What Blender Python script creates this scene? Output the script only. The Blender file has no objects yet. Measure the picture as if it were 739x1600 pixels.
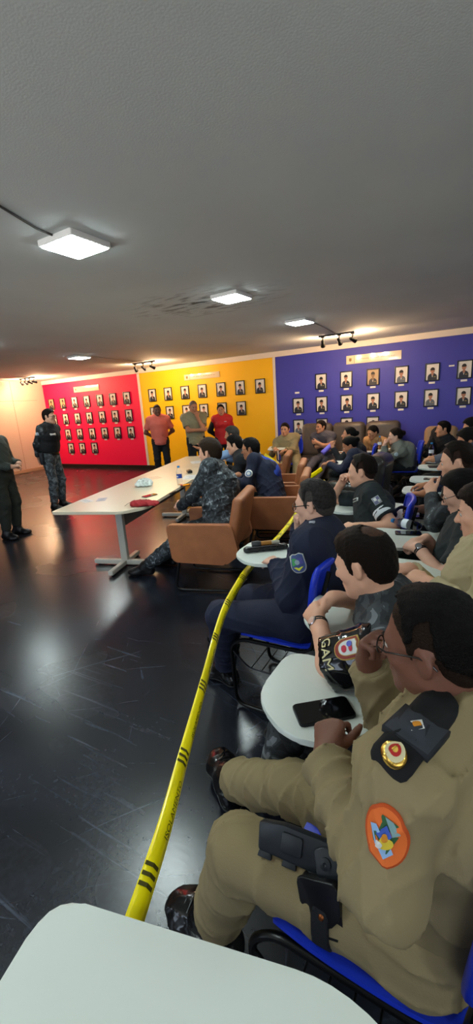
import bpy, bmesh, math, random
import numpy as np
from mathutils import Vector, Matrix
C = bpy.context.scene.collection
random.seed(7)
PI = math.pi
def A3(*v): return np.array(v if len(v) > 1 else v[0], dtype=float)
def nrm(v):
    v = np.asarray(v, float); n = np.linalg.norm(v)
    return v / n if n > 1e-9 else v
def hd(deg): return A3(math.cos(math.radians(deg)), math.sin(math.radians(deg)), 0)
UP = A3(0, 0, 1)
# ---------------------------------------------------------------- materials
def lin(c):
    if isinstance(c, str):
        c = c.lstrip('#'); c = [int(c[i:i+2], 16) / 255 for i in (0, 2, 4)]
    return tuple((x / 12.92 if x <= .04045 else ((x + .055) / 1.055) ** 2.4) for x in c) + (1,)
MATS = {}
def mat(name, col, rough=.6, metal=0, bump=0, bscale=60, var=0, vscale=8, emit=None, estr=0, trans=0, ior=1.45, coat=0, spec=.5, sheen=0, col2=None):
    if name in MATS: return MATS[name]
    m = bpy.data.materials.new(name); m.use_nodes = True
    nt = m.node_tree; b = nt.nodes['Principled BSDF']
    b.inputs['Base Color'].default_value = lin(col)
    b.inputs['Roughness'].default_value = rough
    b.inputs['Metallic'].default_value = metal
    b.inputs['IOR'].default_value = ior
    b.inputs['Transmission Weight'].default_value = trans
    b.inputs['Coat Weight'].default_value = coat
    b.inputs['Specular IOR Level'].default_value = spec
    b.inputs['Sheen Weight'].default_value = sheen
    tc = nt.nodes.new('ShaderNodeTexCoord')
    if var or col2:
        n = nt.nodes.new('ShaderNodeTexNoise'); n.inputs['Scale'].default_value = vscale; n.inputs['Detail'].default_value = 5
        nt.links.new(tc.outputs['Object'], n.inputs['Vector'])
        r = nt.nodes.new('ShaderNodeValToRGB'); c = lin(col)
        r.color_ramp.elements[0].position = .35; r.color_ramp.elements[1].position = .65
        r.color_ramp.elements[0].color = tuple(x * (1 - var) for x in c[:3]) + (1,)
        r.color_ramp.elements[1].color = lin(col2) if col2 else tuple(min(1, x * (1 + var)) for x in c[:3]) + (1,)
        nt.links.new(n.outputs['Fac'], r.inputs['Fac']); nt.links.new(r.outputs['Color'], b.inputs['Base Color'])
    if bump:
        n = nt.nodes.new('ShaderNodeTexNoise'); n.inputs['Scale'].default_value = bscale; n.inputs['Detail'].default_value = 4
        nt.links.new(tc.outputs['Object'], n.inputs['Vector'])
        bp = nt.nodes.new('ShaderNodeBump'); bp.inputs['Strength'].default_value = bump; bp.inputs['Distance'].default_value = .01
        nt.links.new(n.outputs['Fac'], bp.inputs['Height']); nt.links.new(bp.outputs['Normal'], b.inputs['Normal'])
    if emit:
        b.inputs['Emission Color'].default_value = lin(emit); b.inputs['Emission Strength'].default_value = estr
    MATS[name] = m
    return m
def camo_mat(name, cols, scale=7, rough=.8, thr=(.42, .5, .6)):
    """patchy camouflage cloth: stepped noise between several tones"""
    if name in MATS: return MATS[name]
    m = bpy.data.materials.new(name); m.use_nodes = True
    nt = m.node_tree; b = nt.nodes['Principled BSDF']; b.inputs['Roughness'].default_value = rough
    tc = nt.nodes.new('ShaderNodeTexCoord')
    n = nt.nodes.new('ShaderNodeTexNoise'); n.inputs['Scale'].default_value = scale; n.inputs['Detail'].default_value = 3; n.inputs['Distortion'].default_value = 1.2
    nt.links.new(tc.outputs['Object'], n.inputs['Vector'])
    r = nt.nodes.new('ShaderNodeValToRGB'); r.color_ramp.interpolation = 'CONSTANT'
    el = r.color_ramp.elements; el[0].color = lin(cols[0]); el[1].position = thr[0]; el[1].color = lin(cols[1])
    for i in range(2, len(cols)):
        e = el.new(thr[i-1]); e.color = lin(cols[i])
    nt.links.new(n.outputs['Fac'], r.inputs['Fac']); nt.links.new(r.outputs['Color'], b.inputs['Base Color'])
    MATS[name] = m
    return m
# ---------------------------------------------------------------- objects
def tag(o, label=None, cat=None, group=None, kind=None):
    if label: o['label'] = label
    if cat: o['category'] = cat
    if group: o['group'] = group
    if kind: o['kind'] = kind
    return o
def thing(name, label, cat, loc=(0, 0, 0), rz=0, group=None):
    o = bpy.data.objects.new(name, None); C.objects.link(o)
    o.empty_display_size = .1
    o.location = tuple(loc); o.rotation_euler = (0, 0, rz)
    return tag(o, label, cat, group)
def link(name, me, m=None, parent=None, smooth=False, loc=(0, 0, 0)):
    o = bpy.data.objects.new(name, me); C.objects.link(o)
    if m is not None:
        for x in (m if isinstance(m, (list, tuple)) else [m]): me.materials.append(x)
    if smooth: me.polygons.foreach_set('use_smooth', [True] * len(me.polygons))
    o.location = tuple(loc)
    if parent is not None: o.parent = parent
    return o
def copy_tree(o, parent=None, **kw):
    c = o.copy(); C.objects.link(c); c.parent = parent
    for k, v in kw.items(): c[k] = v
    for ch in o.children: copy_tree(ch, c)
    return c
class MB:
    """collects boxes, tubes, lathes and prisms; build() links them as one mesh object"""
    def __init__(s): s.bm = bmesh.new(); s.mi = 0
    def _new(s, faces):
        for f in faces: f.material_index = s.mi
    def box(s, c, d, rot=None, bev=0, seg=2):
        M = Matrix.Translation(Vector(c)) @ (rot.to_4x4() if rot is not None else Matrix())
        M = M @ Matrix.Diagonal(Vector((d[0], d[1], d[2], 1)))
        r = bmesh.ops.create_cube(s.bm, size=1, matrix=M)
        vs = r['verts']
        if bev:
            es = list({e for v in vs for e in v.link_edges})
            q = bmesh.ops.bevel(s.bm, geom=es, offset=min(bev, min(d) * .49), segments=seg, profile=.5, affect='EDGES')
            fs = {f for v in q['verts'] for f in v.link_faces}
        else: fs = {f for v in vs for f in v.link_faces}
        s._new(fs); return s
    def tube(s, pts, r, n=8, closed=False, flat=1):
        pts = [A3(p) for p in pts]; rings = []; N = len(pts)
        prev = None
        for i, p in enumerate(pts):
            if closed: t = nrm(pts[(i + 1) % N] - pts[i - 1])
            else: t = nrm(pts[min(i + 1, N - 1)] - pts[max(i - 1, 0)])
            if prev is None:
                a = A3(0, 0, 1) if abs(t[2]) < .9 else A3(1, 0, 0)
                u = nrm(np.cross(t, a))
            else: u = nrm(prev - t * np.dot(prev, t))
            v = np.cross(t, u); prev = u
            rr = r[i] if isinstance(r, (list, tuple)) else r
            rings.append([s.bm.verts.new(p + rr * (math.cos(2*PI*k/n) * u + flat * math.sin(2*PI*k/n) * v)) for k in range(n)])
        fs = []
        for i in range(N if closed else N - 1):
            a, b = rings[i], rings[(i + 1) % N]
            for k in range(n): fs.append(s.bm.faces.new((a[k], a[(k+1) % n], b[(k+1) % n], b[k])))
        if not closed:
            fs.append(s.bm.faces.new(rings[0][::-1])); fs.append(s.bm.faces.new(rings[-1]))
        s._new(fs); return s
    def lathe(s, prof, c=(0, 0, 0), n=20, rot=None):
        M = rot if rot is not None else Matrix.Identity(3); c = Vector(c); rings = []; fs = []
        for r, z in prof:
            rings.append([s.bm.verts.new(c + M @ Vector((max(r, 1e-4) * math.cos(2*PI*k/n), max(r, 1e-4) * math.sin(2*PI*k/n), z))) for k in range(n)])
        for a, b in zip(rings, rings[1:]):
            for k in range(n): fs.append(s.bm.faces.new((a[k], a[(k+1) % n], b[(k+1) % n], b[k])))
        fs.append(s.bm.faces.new(rings[0][::-1])); fs.append(s.bm.faces.new(rings[-1]))
        s._new(fs); return s
    def prism(s, poly, z0, z1, M=None, bev=0, seg=2):
        """poly: (x,y) list, counter-clockwise; extruded z0..z1, then transformed by the 4x4 M"""
        M = M if M is not None else Matrix()
        a = [s.bm.verts.new(M @ Vector((x, y, z0))) for x, y in poly]; b = [s.bm.verts.new(M @ Vector((x, y, z1))) for x, y in poly]
        n = len(poly); top = s.bm.faces.new(b); bot = s.bm.faces.new(a[::-1]); fs = [top, bot]
        for k in range(n): fs.append(s.bm.faces.new((a[k], a[(k+1) % n], b[(k+1) % n], b[k])))
        if bev:
            q = bmesh.ops.bevel(s.bm, geom=list(top.edges) + list(bot.edges), offset=bev, segments=seg, profile=.5, affect='EDGES')
            fs = {f for v in q['verts'] for f in v.link_faces} | {f for f in fs if f.is_valid}
        s._new(fs); return s
    def build(s, name, m=None, parent=None, smooth=True, loc=(0, 0, 0), angle=40):
        bmesh.ops.recalc_face_normals(s.bm, faces=s.bm.faces[:]); s.bm.normal_update()
        me = bpy.data.meshes.new(name)
        if smooth:
            for e in s.bm.edges:
                if len(e.link_faces) == 2 and e.calc_face_angle(0) > math.radians(angle): e.smooth = False
            for f in s.bm.faces: f.smooth = any(e.smooth for e in f.edges) and max(f.calc_area(), 0) < .05
        s.bm.to_mesh(me); s.bm.free()
        return link(name, me, m, parent, False, loc)
def rounded(poly, rad, n=5):
    """round the corners of a 2D polygon; rad a number or one per corner"""
    out = []; N = len(poly)
    for i, p in enumerate(poly):
        p = A3(*p); a = A3(*poly[i-1]); b = A3(*poly[(i+1) % N]); r = rad[i] if isinstance(rad, (list, tuple)) else rad
        d1 = nrm(a - p); d2 = nrm(b - p); r1 = min(r, .48 * np.linalg.norm(a - p), .48 * np.linalg.norm(b - p))
        p1 = p + d1 * r1; p2 = p + d2 * r1
        for k in range(n + 1):
            t = k / n; out.append(tuple((1-t)**2 * p1 + 2*t*(1-t) * p + t*t * p2))
    return out
def bend(pts, rad=.05, n=4):
    """round the corners of a 3D polyline"""
    pts = [A3(p) for p in pts]; out = [pts[0]]
    for i in range(1, len(pts) - 1):
        p = pts[i]; a = pts[i-1]; b = pts[i+1]
        r = min(rad, .48 * np.linalg.norm(a - p), .48 * np.linalg.norm(b - p))
        p1 = p + nrm(a - p) * r; p2 = p + nrm(b - p) * r
        for k in range(n + 1):
            t = k / n; out.append((1-t)**2 * p1 + 2*t*(1-t) * p + t*t * p2)
    return out + [pts[-1]]
# ---------------------------------------------------------------- implicit surfaces
class Pr:
    """one signed-distance primitive: bounds, function, blend radius, 'u'nion or 's'ubtract"""
    __slots__ = ('lo', 'hi', 'fn', 'k', 'op')
    def __init__(s, lo, hi, fn, k=.02, op='u'): s.lo, s.hi, s.fn, s.k, s.op = np.asarray(lo, float), np.asarray(hi, float), fn, k, op
def cone(a, b, ra, rb, k=.02, flat=False, op='u'):
    """tapered capsule a-b; flat=True cuts it square at b"""
    a = A3(a); b = A3(b); ba = b - a; L2 = float(ba @ ba) + 1e-12; u = ba / math.sqrt(L2); R = max(ra, rb)
    def fn(P):
        pa = P - a.astype(np.float32); h = np.clip((pa @ ba.astype(np.float32)) / L2, 0, 1)
        d = np.linalg.norm(pa - h[..., None] * ba.astype(np.float32), axis=-1) - (ra + (rb - ra) * h)
        if flat: d = np.maximum(d, (P - b.astype(np.float32)) @ u.astype(np.float32))
        return d
    return Pr(np.minimum(a, b) - R, np.maximum(a, b) + R, fn, k, op)
def ell(c, r, R=None, k=.02, op='u'):
    """ellipsoid, R = 3x3 with local axes as columns"""
    c = A3(c); r = A3(r); R = np.eye(3) if R is None else R; e = np.abs(R) @ r
    Rf = R.astype(np.float32); cf = c.astype(np.float32); rf = r.astype(np.float32)
    def fn(P):
        q = ((P - cf) @ Rf); k0 = np.linalg.norm(q / rf, axis=-1); k1 = np.linalg.norm(q / (rf * rf), axis=-1) + 1e-6
        return k0 * (k0 - 1) / k1
    return Pr(c - e, c + e, fn, k, op)
def slab(a, b, ua, wa, wb, ta, tb, k=.03, round_=.5):
    """elliptic tapered capsule a-b: half-widths wa,wb along ua, half-depths ta,tb across"""
    a = A3(a); b = A3(b); ax = b - a; L = np.linalg.norm(ax) + 1e-9; w = ax / L
    u = nrm(ua - w * np.dot(ua, w)); v = np.cross(w, u); R = max(wa, wb, ta, tb)
    af, wf, uf, vf = (x.astype(np.float32) for x in (a, w, u, v))
    def fn(P):
        q = P - af; z = q @ wf; h = np.clip(z / L, 0, 1); ex = z - h * L
        A = wa + (wb - wa) * h; B = ta + (tb - ta) * h; m = np.minimum(A, B)
        return (np.sqrt((q @ uf / A) ** 2 + (q @ vf / B) ** 2 + (ex / (m * round_ * 2)) ** 2) - 1) * m
    return Pr(np.minimum(a, b) - R, np.maximum(a, b) + R, fn, k)
def plane_cut(p, n, rad=None, c=None):
    """keeps the side the normal points away from; only within rad of c when given"""
    p = A3(p).astype(np.float32); n = nrm(n).astype(np.float32)
    if rad is None: return lambda P, d: np.maximum(d, (P - p) @ n)
    c = A3(c).astype(np.float32)
    return lambda P, d: np.maximum(d, np.where(np.linalg.norm(P - c, axis=-1) < rad, (P - p) @ n, -1))
def clip(prims, p, n):
    """the same primitives, each cut square by a plane"""
    f = plane_cut(p, n); out = []
    for q in prims: out.append(Pr(q.lo, q.hi, (lambda P, g=q.fn: f(P, g(P))), q.k, q.op))
    return out
def combine(P, D, pr):
    d = pr.fn(P).astype(np.float32); k = pr.k
    if pr.op == 'u':
        h = np.clip(.5 + .5 * (D - d) / k, 0, 1); return D + (d - D) * h - k * h * (1 - h)
    d = -d; h = np.clip(.5 - .5 * (D - d) / k, 0, 1); return D + (d - D) * h + k * h * (1 - h)
def folds(amp, f=1.0, seed=0):
    """cloth creases as a displacement of the distance field: sparse raised ridges in drifting directions"""
    rs = np.random.RandomState(seed); V = [(nrm(rs.randn(3)), nrm(rs.randn(3)), rs.rand() * 6) for _ in range(4)]
    def fn(P, D):
        m = np.abs(D) < .035; Q = P[m]
        if len(Q) == 0: return D
        s = 0
        for i, (a, b, ph) in enumerate(V):
            w = 2.0 * np.sin(Q @ (b * 11 * f).astype(np.float32) + ph) + .8 * np.sin(Q @ (np.cross(a, b) * 23 * f).astype(np.float32) + 2 * ph)
            r = (1 - np.abs(np.sin(Q @ (a * (26 + 9 * i) * f).astype(np.float32) + w))) ** 3
            s = s + r * np.clip(.5 + .8 * np.sin(Q @ (b * 9).astype(np.float32) + 3 * ph + i), 0, 1)
        D[m] -= (amp * s).astype(np.float32); return D
    return fn
CORN = np.array([[i, j, k] for i in (0, 1) for j in (0, 1) for k in (0, 1)])
EDG = [(a, b) for a in range(8) for b in range(a + 1, 8) if np.abs(CORN[a] - CORN[b]).sum() == 1]
def polygonize(prims, h, posts=()):
    lo = np.min([p.lo for p in prims if p.op == 'u'], 0) - 3 * h - .01; hi = np.max([p.hi for p in prims if p.op == 'u'], 0) + 3 * h + .01
    n = np.ceil((hi - lo) / h).astype(int) + 1
    D = np.full(n, .3, np.float32)
    ax = [(lo[i] + h * np.arange(n[i])).astype(np.float32) for i in range(3)]
    for p in prims:
        mg = p.k + 2.5 * h
        i0 = np.clip(np.floor((p.lo - mg - lo) / h).astype(int), 0, n - 1); i1 = np.clip(np.ceil((p.hi + mg - lo) / h).astype(int) + 1, 1, n)
        if (i1 <= i0).any(): continue
        sl = tuple(slice(a, b) for a, b in zip(i0, i1))
        P = np.stack(np.meshgrid(*[ax[i][sl[i]] for i in range(3)], indexing='ij'), -1)
        D[sl] = combine(P, D[sl], p)
    if posts:
        idx = np.argwhere(D < .06); P = (lo + h * idx).astype(np.float32); d = D[tuple(idx.T)]
        for f in posts: d = f(P, d)
        D[tuple(idx.T)] = d
    return nets(D, lo, h)
def nets(D, lo, h):
    s = D < 0; c = np.zeros(np.array(s.shape) - 1, np.uint8); nx, ny, nz = c.shape
    for i, j, k in CORN: c += s[i:i+nx, j:j+ny, k:k+nz]
    m = (c > 0) & (c < 8); idx = np.argwhere(m)
    V = np.stack([D[idx[:, 0]+i, idx[:, 1]+j, idx[:, 2]+k] for i, j, k in CORN], 1)
    acc = np.zeros((len(idx), 3)); cnt = np.zeros(len(idx))
    for a, b in EDG:
        q = (V[:, a] < 0) != (V[:, b] < 0); t = V[q, a] / (V[q, a] - V[q, b])
        acc[q] += CORN[a] + t[:, None] * (CORN[b] - CORN[a]); cnt[q] += 1
    verts = lo + h * (idx + acc / cnt[:, None])
    vid = np.full(c.shape, -1, np.int32); vid[m] = np.arange(len(idx)); faces = []
    for ax in range(3):
        b, e = [x for x in range(3) if x != ax]
        s0 = s[tuple(slice(0, -1) if x == ax else slice(None) for x in range(3))]; s1 = s[tuple(slice(1, None) if x == ax else slice(None) for x in range(3))]
        ch = s0 != s1; ii = np.argwhere(ch)
        ii = ii[(ii[:, b] > 0) & (ii[:, e] > 0) & (ii[:, b] < c.shape[b]) & (ii[:, e] < c.shape[e])]
        inside = s0[tuple(ii.T)]
        q = []
        for db, de in ((0, 0), (1, 0), (1, 1), (0, 1)):
            jj = ii.copy(); jj[:, b] -= db; jj[:, e] -= de; q.append(vid[tuple(jj.T)])
        q = np.stack(q, 1); q = q[(q >= 0).all(1)] if (q < 0).any() else q
        fl = inside if ax != 1 else ~inside
        if len(fl) == len(q): q[~fl] = q[~fl][:, ::-1]
        faces.append(q)
    return verts, np.concatenate(faces)
def mesh_np(name, verts, faces):
    me = bpy.data.meshes.new(name); nv, nf = len(verts), len(faces)
    me.vertices.add(nv); me.vertices.foreach_set('co', np.ascontiguousarray(verts, np.float32).ravel())
    me.loops.add(nf * 4); me.loops.foreach_set('vertex_index', np.ascontiguousarray(faces, np.int32).ravel())
    me.polygons.add(nf); me.polygons.foreach_set('loop_start', np.arange(0, nf * 4, 4, dtype=np.int32))
    me.polygons.foreach_set('use_smooth', np.ones(nf, bool))
    me.update(calc_edges=True); me.validate()
    return me
def sdf_obj(name, prims, h, m, parent, origin=(0, 0, 0), posts=()):
    v, f = polygonize(prims, h, posts)
    return link(name, mesh_np(name, v - A3(origin), f), m, parent)
def sdf_eval(prims, P, posts=()):
    P = np.asarray(P, np.float32); D = np.full(P.shape[:-1], .3, np.float32)
    for p in prims: D = combine(P, D, p)
    return D
# ---------------------------------------------------------------- people
SKIN = {}
def skin_mat(tone):
    """tone: name -> base colour; slight blotchiness as real skin has"""
    cols = {'light': 'd9a488', 'fair': 'd8a890', 'tan': 'b87c5c', 'brown': '70493a', 'dark': '5a3626', 'warm': 'c48a68'}
    return mat('skin ' + tone, cols[tone], rough=.5, var=.06, vscale=12, bump=.06, bscale=180, spec=.35)
def frame3(h, pitch=0, roll=0):
    """columns: right, forward, up for a heading (deg), pitch down, roll to the right"""
    f = hd(h); r = A3(f[1], -f[0], 0); p = math.radians(pitch); q = math.radians(roll)
    f2 = f * math.cos(p) - UP * math.sin(p); u = np.cross(r, f2)
    r2 = r * math.cos(q) - u * math.sin(q); u2 = np.cross(r2, f2)
    return np.stack([r2, f2, u2], 1)
def ik(a, c, l1, l2, pole):
    d = c - a; L = np.linalg.norm(d); u = d / L
    if L > (l1 + l2) * .99: k = L / ((l1 + l2) * .99); l1 *= k; l2 *= k
    x = (l1 * l1 - l2 * l2 + L * L) / (2 * L); h = math.sqrt(max(1e-6, l1 * l1 - x * x))
    p = nrm(pole - u * np.dot(pole, u)); return a + u * x + p * h
class Body:
    """joint positions of one figure. head = centre of the head, pelvis = centre between the hips (world, metres)."""
    def __init__(b, pelvis, head, hip, face, L, R, LF, RF, s=1.0, g=1.0, chest=None, bow=.03, fem=False, kL=None, kR=None, h=.01, belly=0, shrug=0):
        b.s, b.g, b.fem, b.h, b.belly = s, g, fem, h, belly
        b.p0 = A3(pelvis); b.hc = A3(head); b.F = hd(hip); b.Lf = np.cross(UP, b.F)
        b.Rh = frame3(*face); b.cf = hd(chest if chest is not None else hip); b.Lc = np.cross(UP, b.cf)
        nb = b.hc - b.Rh[:, 2] * .085 * s - b.Rh[:, 1] * .02 * s - UP * .06 * s - b.cf * .015 * s
        b.p3 = nb; tv = nb - b.p0; b.T = nrm(tv)
        b.Lc = nrm(b.Lc - b.T * np.dot(b.Lc, b.T)); b.cf = np.cross(b.Lc, b.T)
        b.p1 = b.p0 + .34 * tv - b.F * bow * .7; b.p2 = b.p0 + .68 * tv - b.F * bow
        w = .168 if fem else .188
        b.sh = {k: b.p3 - b.T * (.068 - shrug) * s + sg * b.Lc * w * s - b.cf * .005 for k, sg in (('L', 1), ('R', -1))}
        b.hip = {k: b.p0 + sg * b.Lf * .088 * s for k, sg in (('L', 1), ('R', -1))}
        b.wr, b.el, b.hand, b.an, b.kn, b.foot = {}, {}, {}, {}, {}, {}
        for k, sg, H in (('L', 1, L), ('R', -1, R)):
            w = A3(H['w']); b.wr[k] = w
            mid = (b.sh[k] + w) / 2
            pole = A3(H['e']) - mid if 'e' in H else (-b.F * .5 + sg * b.Lf * .45 - UP * .8)
            b.el[k] = A3(H['el']) if 'el' in H else ik(b.sh[k], w, .29 * s, .255 * s, pole)
            fa = nrm(w - b.el[k]); d = nrm(H['d']) if 'd' in H else fa
            n = A3(H['n']) if 'n' in H else -UP
            n = nrm(n - d * np.dot(n, d))
            b.hand[k] = (d, n, H.get('curl', 25), H.get('thumb', 25))
        for k, sg, Ft, kp in (('L', 1, LF, kL), ('R', -1, RF, kR)):
            a = A3(Ft[0]); b.an[k] = a
            mid = (b.hip[k] + a) / 2
            pole = A3(kp) - mid if kp is not None else b.F + UP * .35 + sg * b.Lf * .12
            b.kn[k] = ik(b.hip[k], a, .43 * s, .425 * s, pole)
            b.foot[k] = frame3(Ft[1], Ft[2] if len(Ft) > 2 else 0)
        b.o = A3(b.p0[0], b.p0[1], 0)
    # ---- skin
    def H(b, *p): return b.hc + b.Rh @ (A3(*p) * b.s)
    def head(b):
        s, R = b.s, b.Rh; H = b.H; o = []
        o.append(ell(H(0, -.012, .03), A3(.0765, .097, .092) * s, R))
        o.append(ell(H(0, .032, -.03), A3(.058, .062, .082) * s, R, .03))
        for x in (-1, 1):
            o.append(cone(H(x*.05, 0, -.055), H(x*.018, .066, -.095), .024*s, .019*s, .03))
            o.append(ell(H(x*.04, .06, -.02), A3(.024, .022, .024) * s, R, .02))
        o.append(ell(H(0, .074, -.1), A3(.022, .018, .018) * s, R, .02))
        o.append(cone(H(-.036, .077, .02), H(.036, .077, .02), .013*s, .013*s, .015))
        o.append(cone(H(0, -.022, -.05), b.p3 - b.T * .02, (.047 if b.fem else .055)*s, (.05 if b.fem else .062)*s, .03))
        for x in (-1, 1): o.append(ell(H(x*.032, .099, .004), A3(.018, .016, .0115) * s, R, .012, 's'))
        o.append(cone(H(0, .086, .014), H(0, .112, -.03), .0075*s, .0125*s, .01))
        for x in (-1, 1):
            o.append(ell(H(x*.012, .1, -.034), A3(.008, .01, .008) * s, R, .006))
            o.append(cone(H(x*.02, .088, .0125), H(x*.046, .078, .010), .0045*s, .004*s, .005))
        o.append(cone(H(-.02, .087, -.06), H(.02, .087, -.06), .0085*s, .0085*s, .008))
        o.append(cone(H(-.017, .086, -.0735), H(.017, .086, -.0735), .0085*s, .0085*s, .008))
        o.append(cone(H(-.024, .095, -.0665), H(.024, .095, -.0665), .0028*s, .0028*s, .004, op='s'))
        for x in (-1, 1):
            a = math.radians(22) * x; Re = R @ np.array([[math.cos(a), -math.sin(a), 0], [math.sin(a), math.cos(a), 0], [0, 0, 1]])
            o.append(ell(H(x*.079, -.01, -.004), A3(.0085, .02, .031) * s, Re, .008))
            o.append(ell(H(x*.089, -.004, -.002), A3(.0065, .010, .017) * s, Re, .005, 's'))
        return o
    def torso(b, t=0):
        s, g = b.s, b.g; f = .9 if b.fem else 1
        A = lambda *v: [(x * s * f + t) for x in v]
        o = []
        w = A(.160, .150, .168, .125); d = [x * s * g + t for x in (.115, .108, .122, .078)]
        o.append(slab(b.p0 - b.T * .04 * s, b.p1, b.Lf, w[0], w[1], d[0], d[1]))
        o.append(slab(b.p1, b.p2, b.Lc, w[1], w[2], d[1], d[2], .05))
        o.append(slab(b.p2, b.p3 - b.T * .05 * s, b.Lc, w[2], w[3], d[2], d[3], .05))
        for k in 'LR':
            o.append(cone(b.p3 - b.T * .05 * s + (b.sh[k] - b.p3) * .3, b.sh[k], .062*s + t, .056*s + t, .045))
            o.append(cone(b.p3 + b.T * .01 * s - b.cf * .012, b.sh[k] + b.T * .028 * s - b.cf * .01, .042*s + t*.7, .032*s + t, .05))
        if b.belly: o.append(ell(b.p1 + b.cf * .07 * s, A3(.13, .07 + b.belly + t, .13), np.stack([b.Lc, b.cf, b.T], 1), .05))
        if b.fem:
            for x in (-1, 1): o.append(ell(b.p2 + b.cf * .085 * s + b.Lc * x * .062 * s, A3(.055, .05, .055) * s + t, None, .04))
        return o
    def arm(b, k, t=0, upto=2.0, flare=0):
        """upto: 1 = elbow, 2 = wrist; cut square there"""
        s = b.s; f = (.86 if b.fem else 1) * (1 + (b.g - 1) * .5); a, e, w = b.sh[k], b.el[k], b.wr[k]; o = []
        u = min(upto, 1); end = a + (e - a) * u
        o.append(cone(a, end, .052*s*f + t, (.052 - .011*u)*s*f + t + flare * (upto <= 1), .03, flat=upto < 1))
        if upto > 1:
            v = upto - 1; end = e + (w - e) * v
            o.append(cone(e, end, .041*s*f + t, (.041 - .013*v)*s*f + t + flare, .03, flat=upto < 2))
        return o
    def palm(b, k):
        s = b.s * (.92 if b.fem else 1); W = b.wr[k]; d, n, curl, th = b.hand[k]; lat = np.cross(n, d) * (-1 if k == 'R' else 1)   # towards the thumb
        o = [cone(b.el[k] + (W - b.el[k]) * .85, W + d * .01, .0285*s, .026*s, .02)]
        rf = .0088 * s; kb = max(.0035, b.h * .45)
        for i, (x, Ln) in enumerate(((.031, .95), (.0105, 1.05), (-.0105, 1.0), (-.030, .8))):
            K = W + d * (.088 - abs(x - .005) * .28) * s + lat * x * s
            o.append(cone(W + d * .018 * s + lat * x * .55 * s, K, .0165 * s, .0125 * s, .014))
            p = K; a = 0; c = curl * (1 + .12 * i)
            for j, seg in enumerate((.042, .027, .021)):
                a += math.radians(c * (.9, 1.0, .75)[j]); q = p + (d * math.cos(a) + n * math.sin(a) + lat * x * 1.2 * (j == 0)) * seg * Ln * s
                o.append(cone(p, q, rf * (1 - .1*j), rf * (.93 - .1*j), kb)); p = q
        p = W + d * .024 * s + lat * .024 * s + n * .006 * s; a = math.radians(48 - th * .2)
        o.append(cone(W + d * .012 * s, p, .018 * s, .0155 * s, .012))
        for j, seg in enumerate((.042, .032, .025)):
            tn = math.radians(th) * (.5 + .35 * j); aa = a - j * math.radians(16)
            q = p + nrm(d * math.cos(aa) + lat * math.sin(aa) * math.cos(tn) + n * math.sin(tn)) * seg * s
            o.append(cone(p, q, (.0135 - .0018*j) * s, (.0118 - .0018*j) * s, kb)); p = q
        return o
    def leg(b, k, t=0, t2=None, upto=2.0):
        s, g = b.s, 1 + (b.g - 1) * .6; f = (.95 if b.fem else 1) * g; a, e, w = b.hip[k], b.kn[k], b.an[k]; t2 = t if t2 is None else t2; o = []
        o.append(cone(a, e, .086*s*f + t, .056*s*f + t, .04))
        v = upto - 1; end = e + (w - e) * v; fl = upto < 2
        o.append(cone(e, end, .055*s*f + t, (.055 - .017*v)*s + t2, .035, flat=fl))
        bk = nrm(np.cross(np.cross(w - e, a - e), w - e)); c = e + (w - e) * .3
        if v > .5: o.append(cone(c + bk * .016 * s, e + (w - e) * .55 + bk * .008 * s, .048*s + t, .038*s + t, .04))
        return o
    def footp(b, k, t=0, sole=None):
        s = b.s; R = b.foot[k]; a = b.an[k]; fw, up = R[:, 1], R[:, 2]
        he = a - fw * .045 * s - up * .045 * s; ba = a + fw * .115 * s - up * .056 * s; to = a + fw * .165 * s - up * .058 * s
        return [cone(a, he, .036*s + t, .03*s + t, .03), slab(he, ba, R[:, 0], .032*s + t, .042*s + t, .032*s + t, .024*s + t, .03),
                slab(a + fw * .02 - up * .01, ba, R[:, 0], .034*s + t, .038*s + t, .04*s + t, .026*s + t, .03),
                slab(ba, to, R[:, 0], .042*s + t, .036*s + t, .024*s + t, .02*s + t, .03)]
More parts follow.
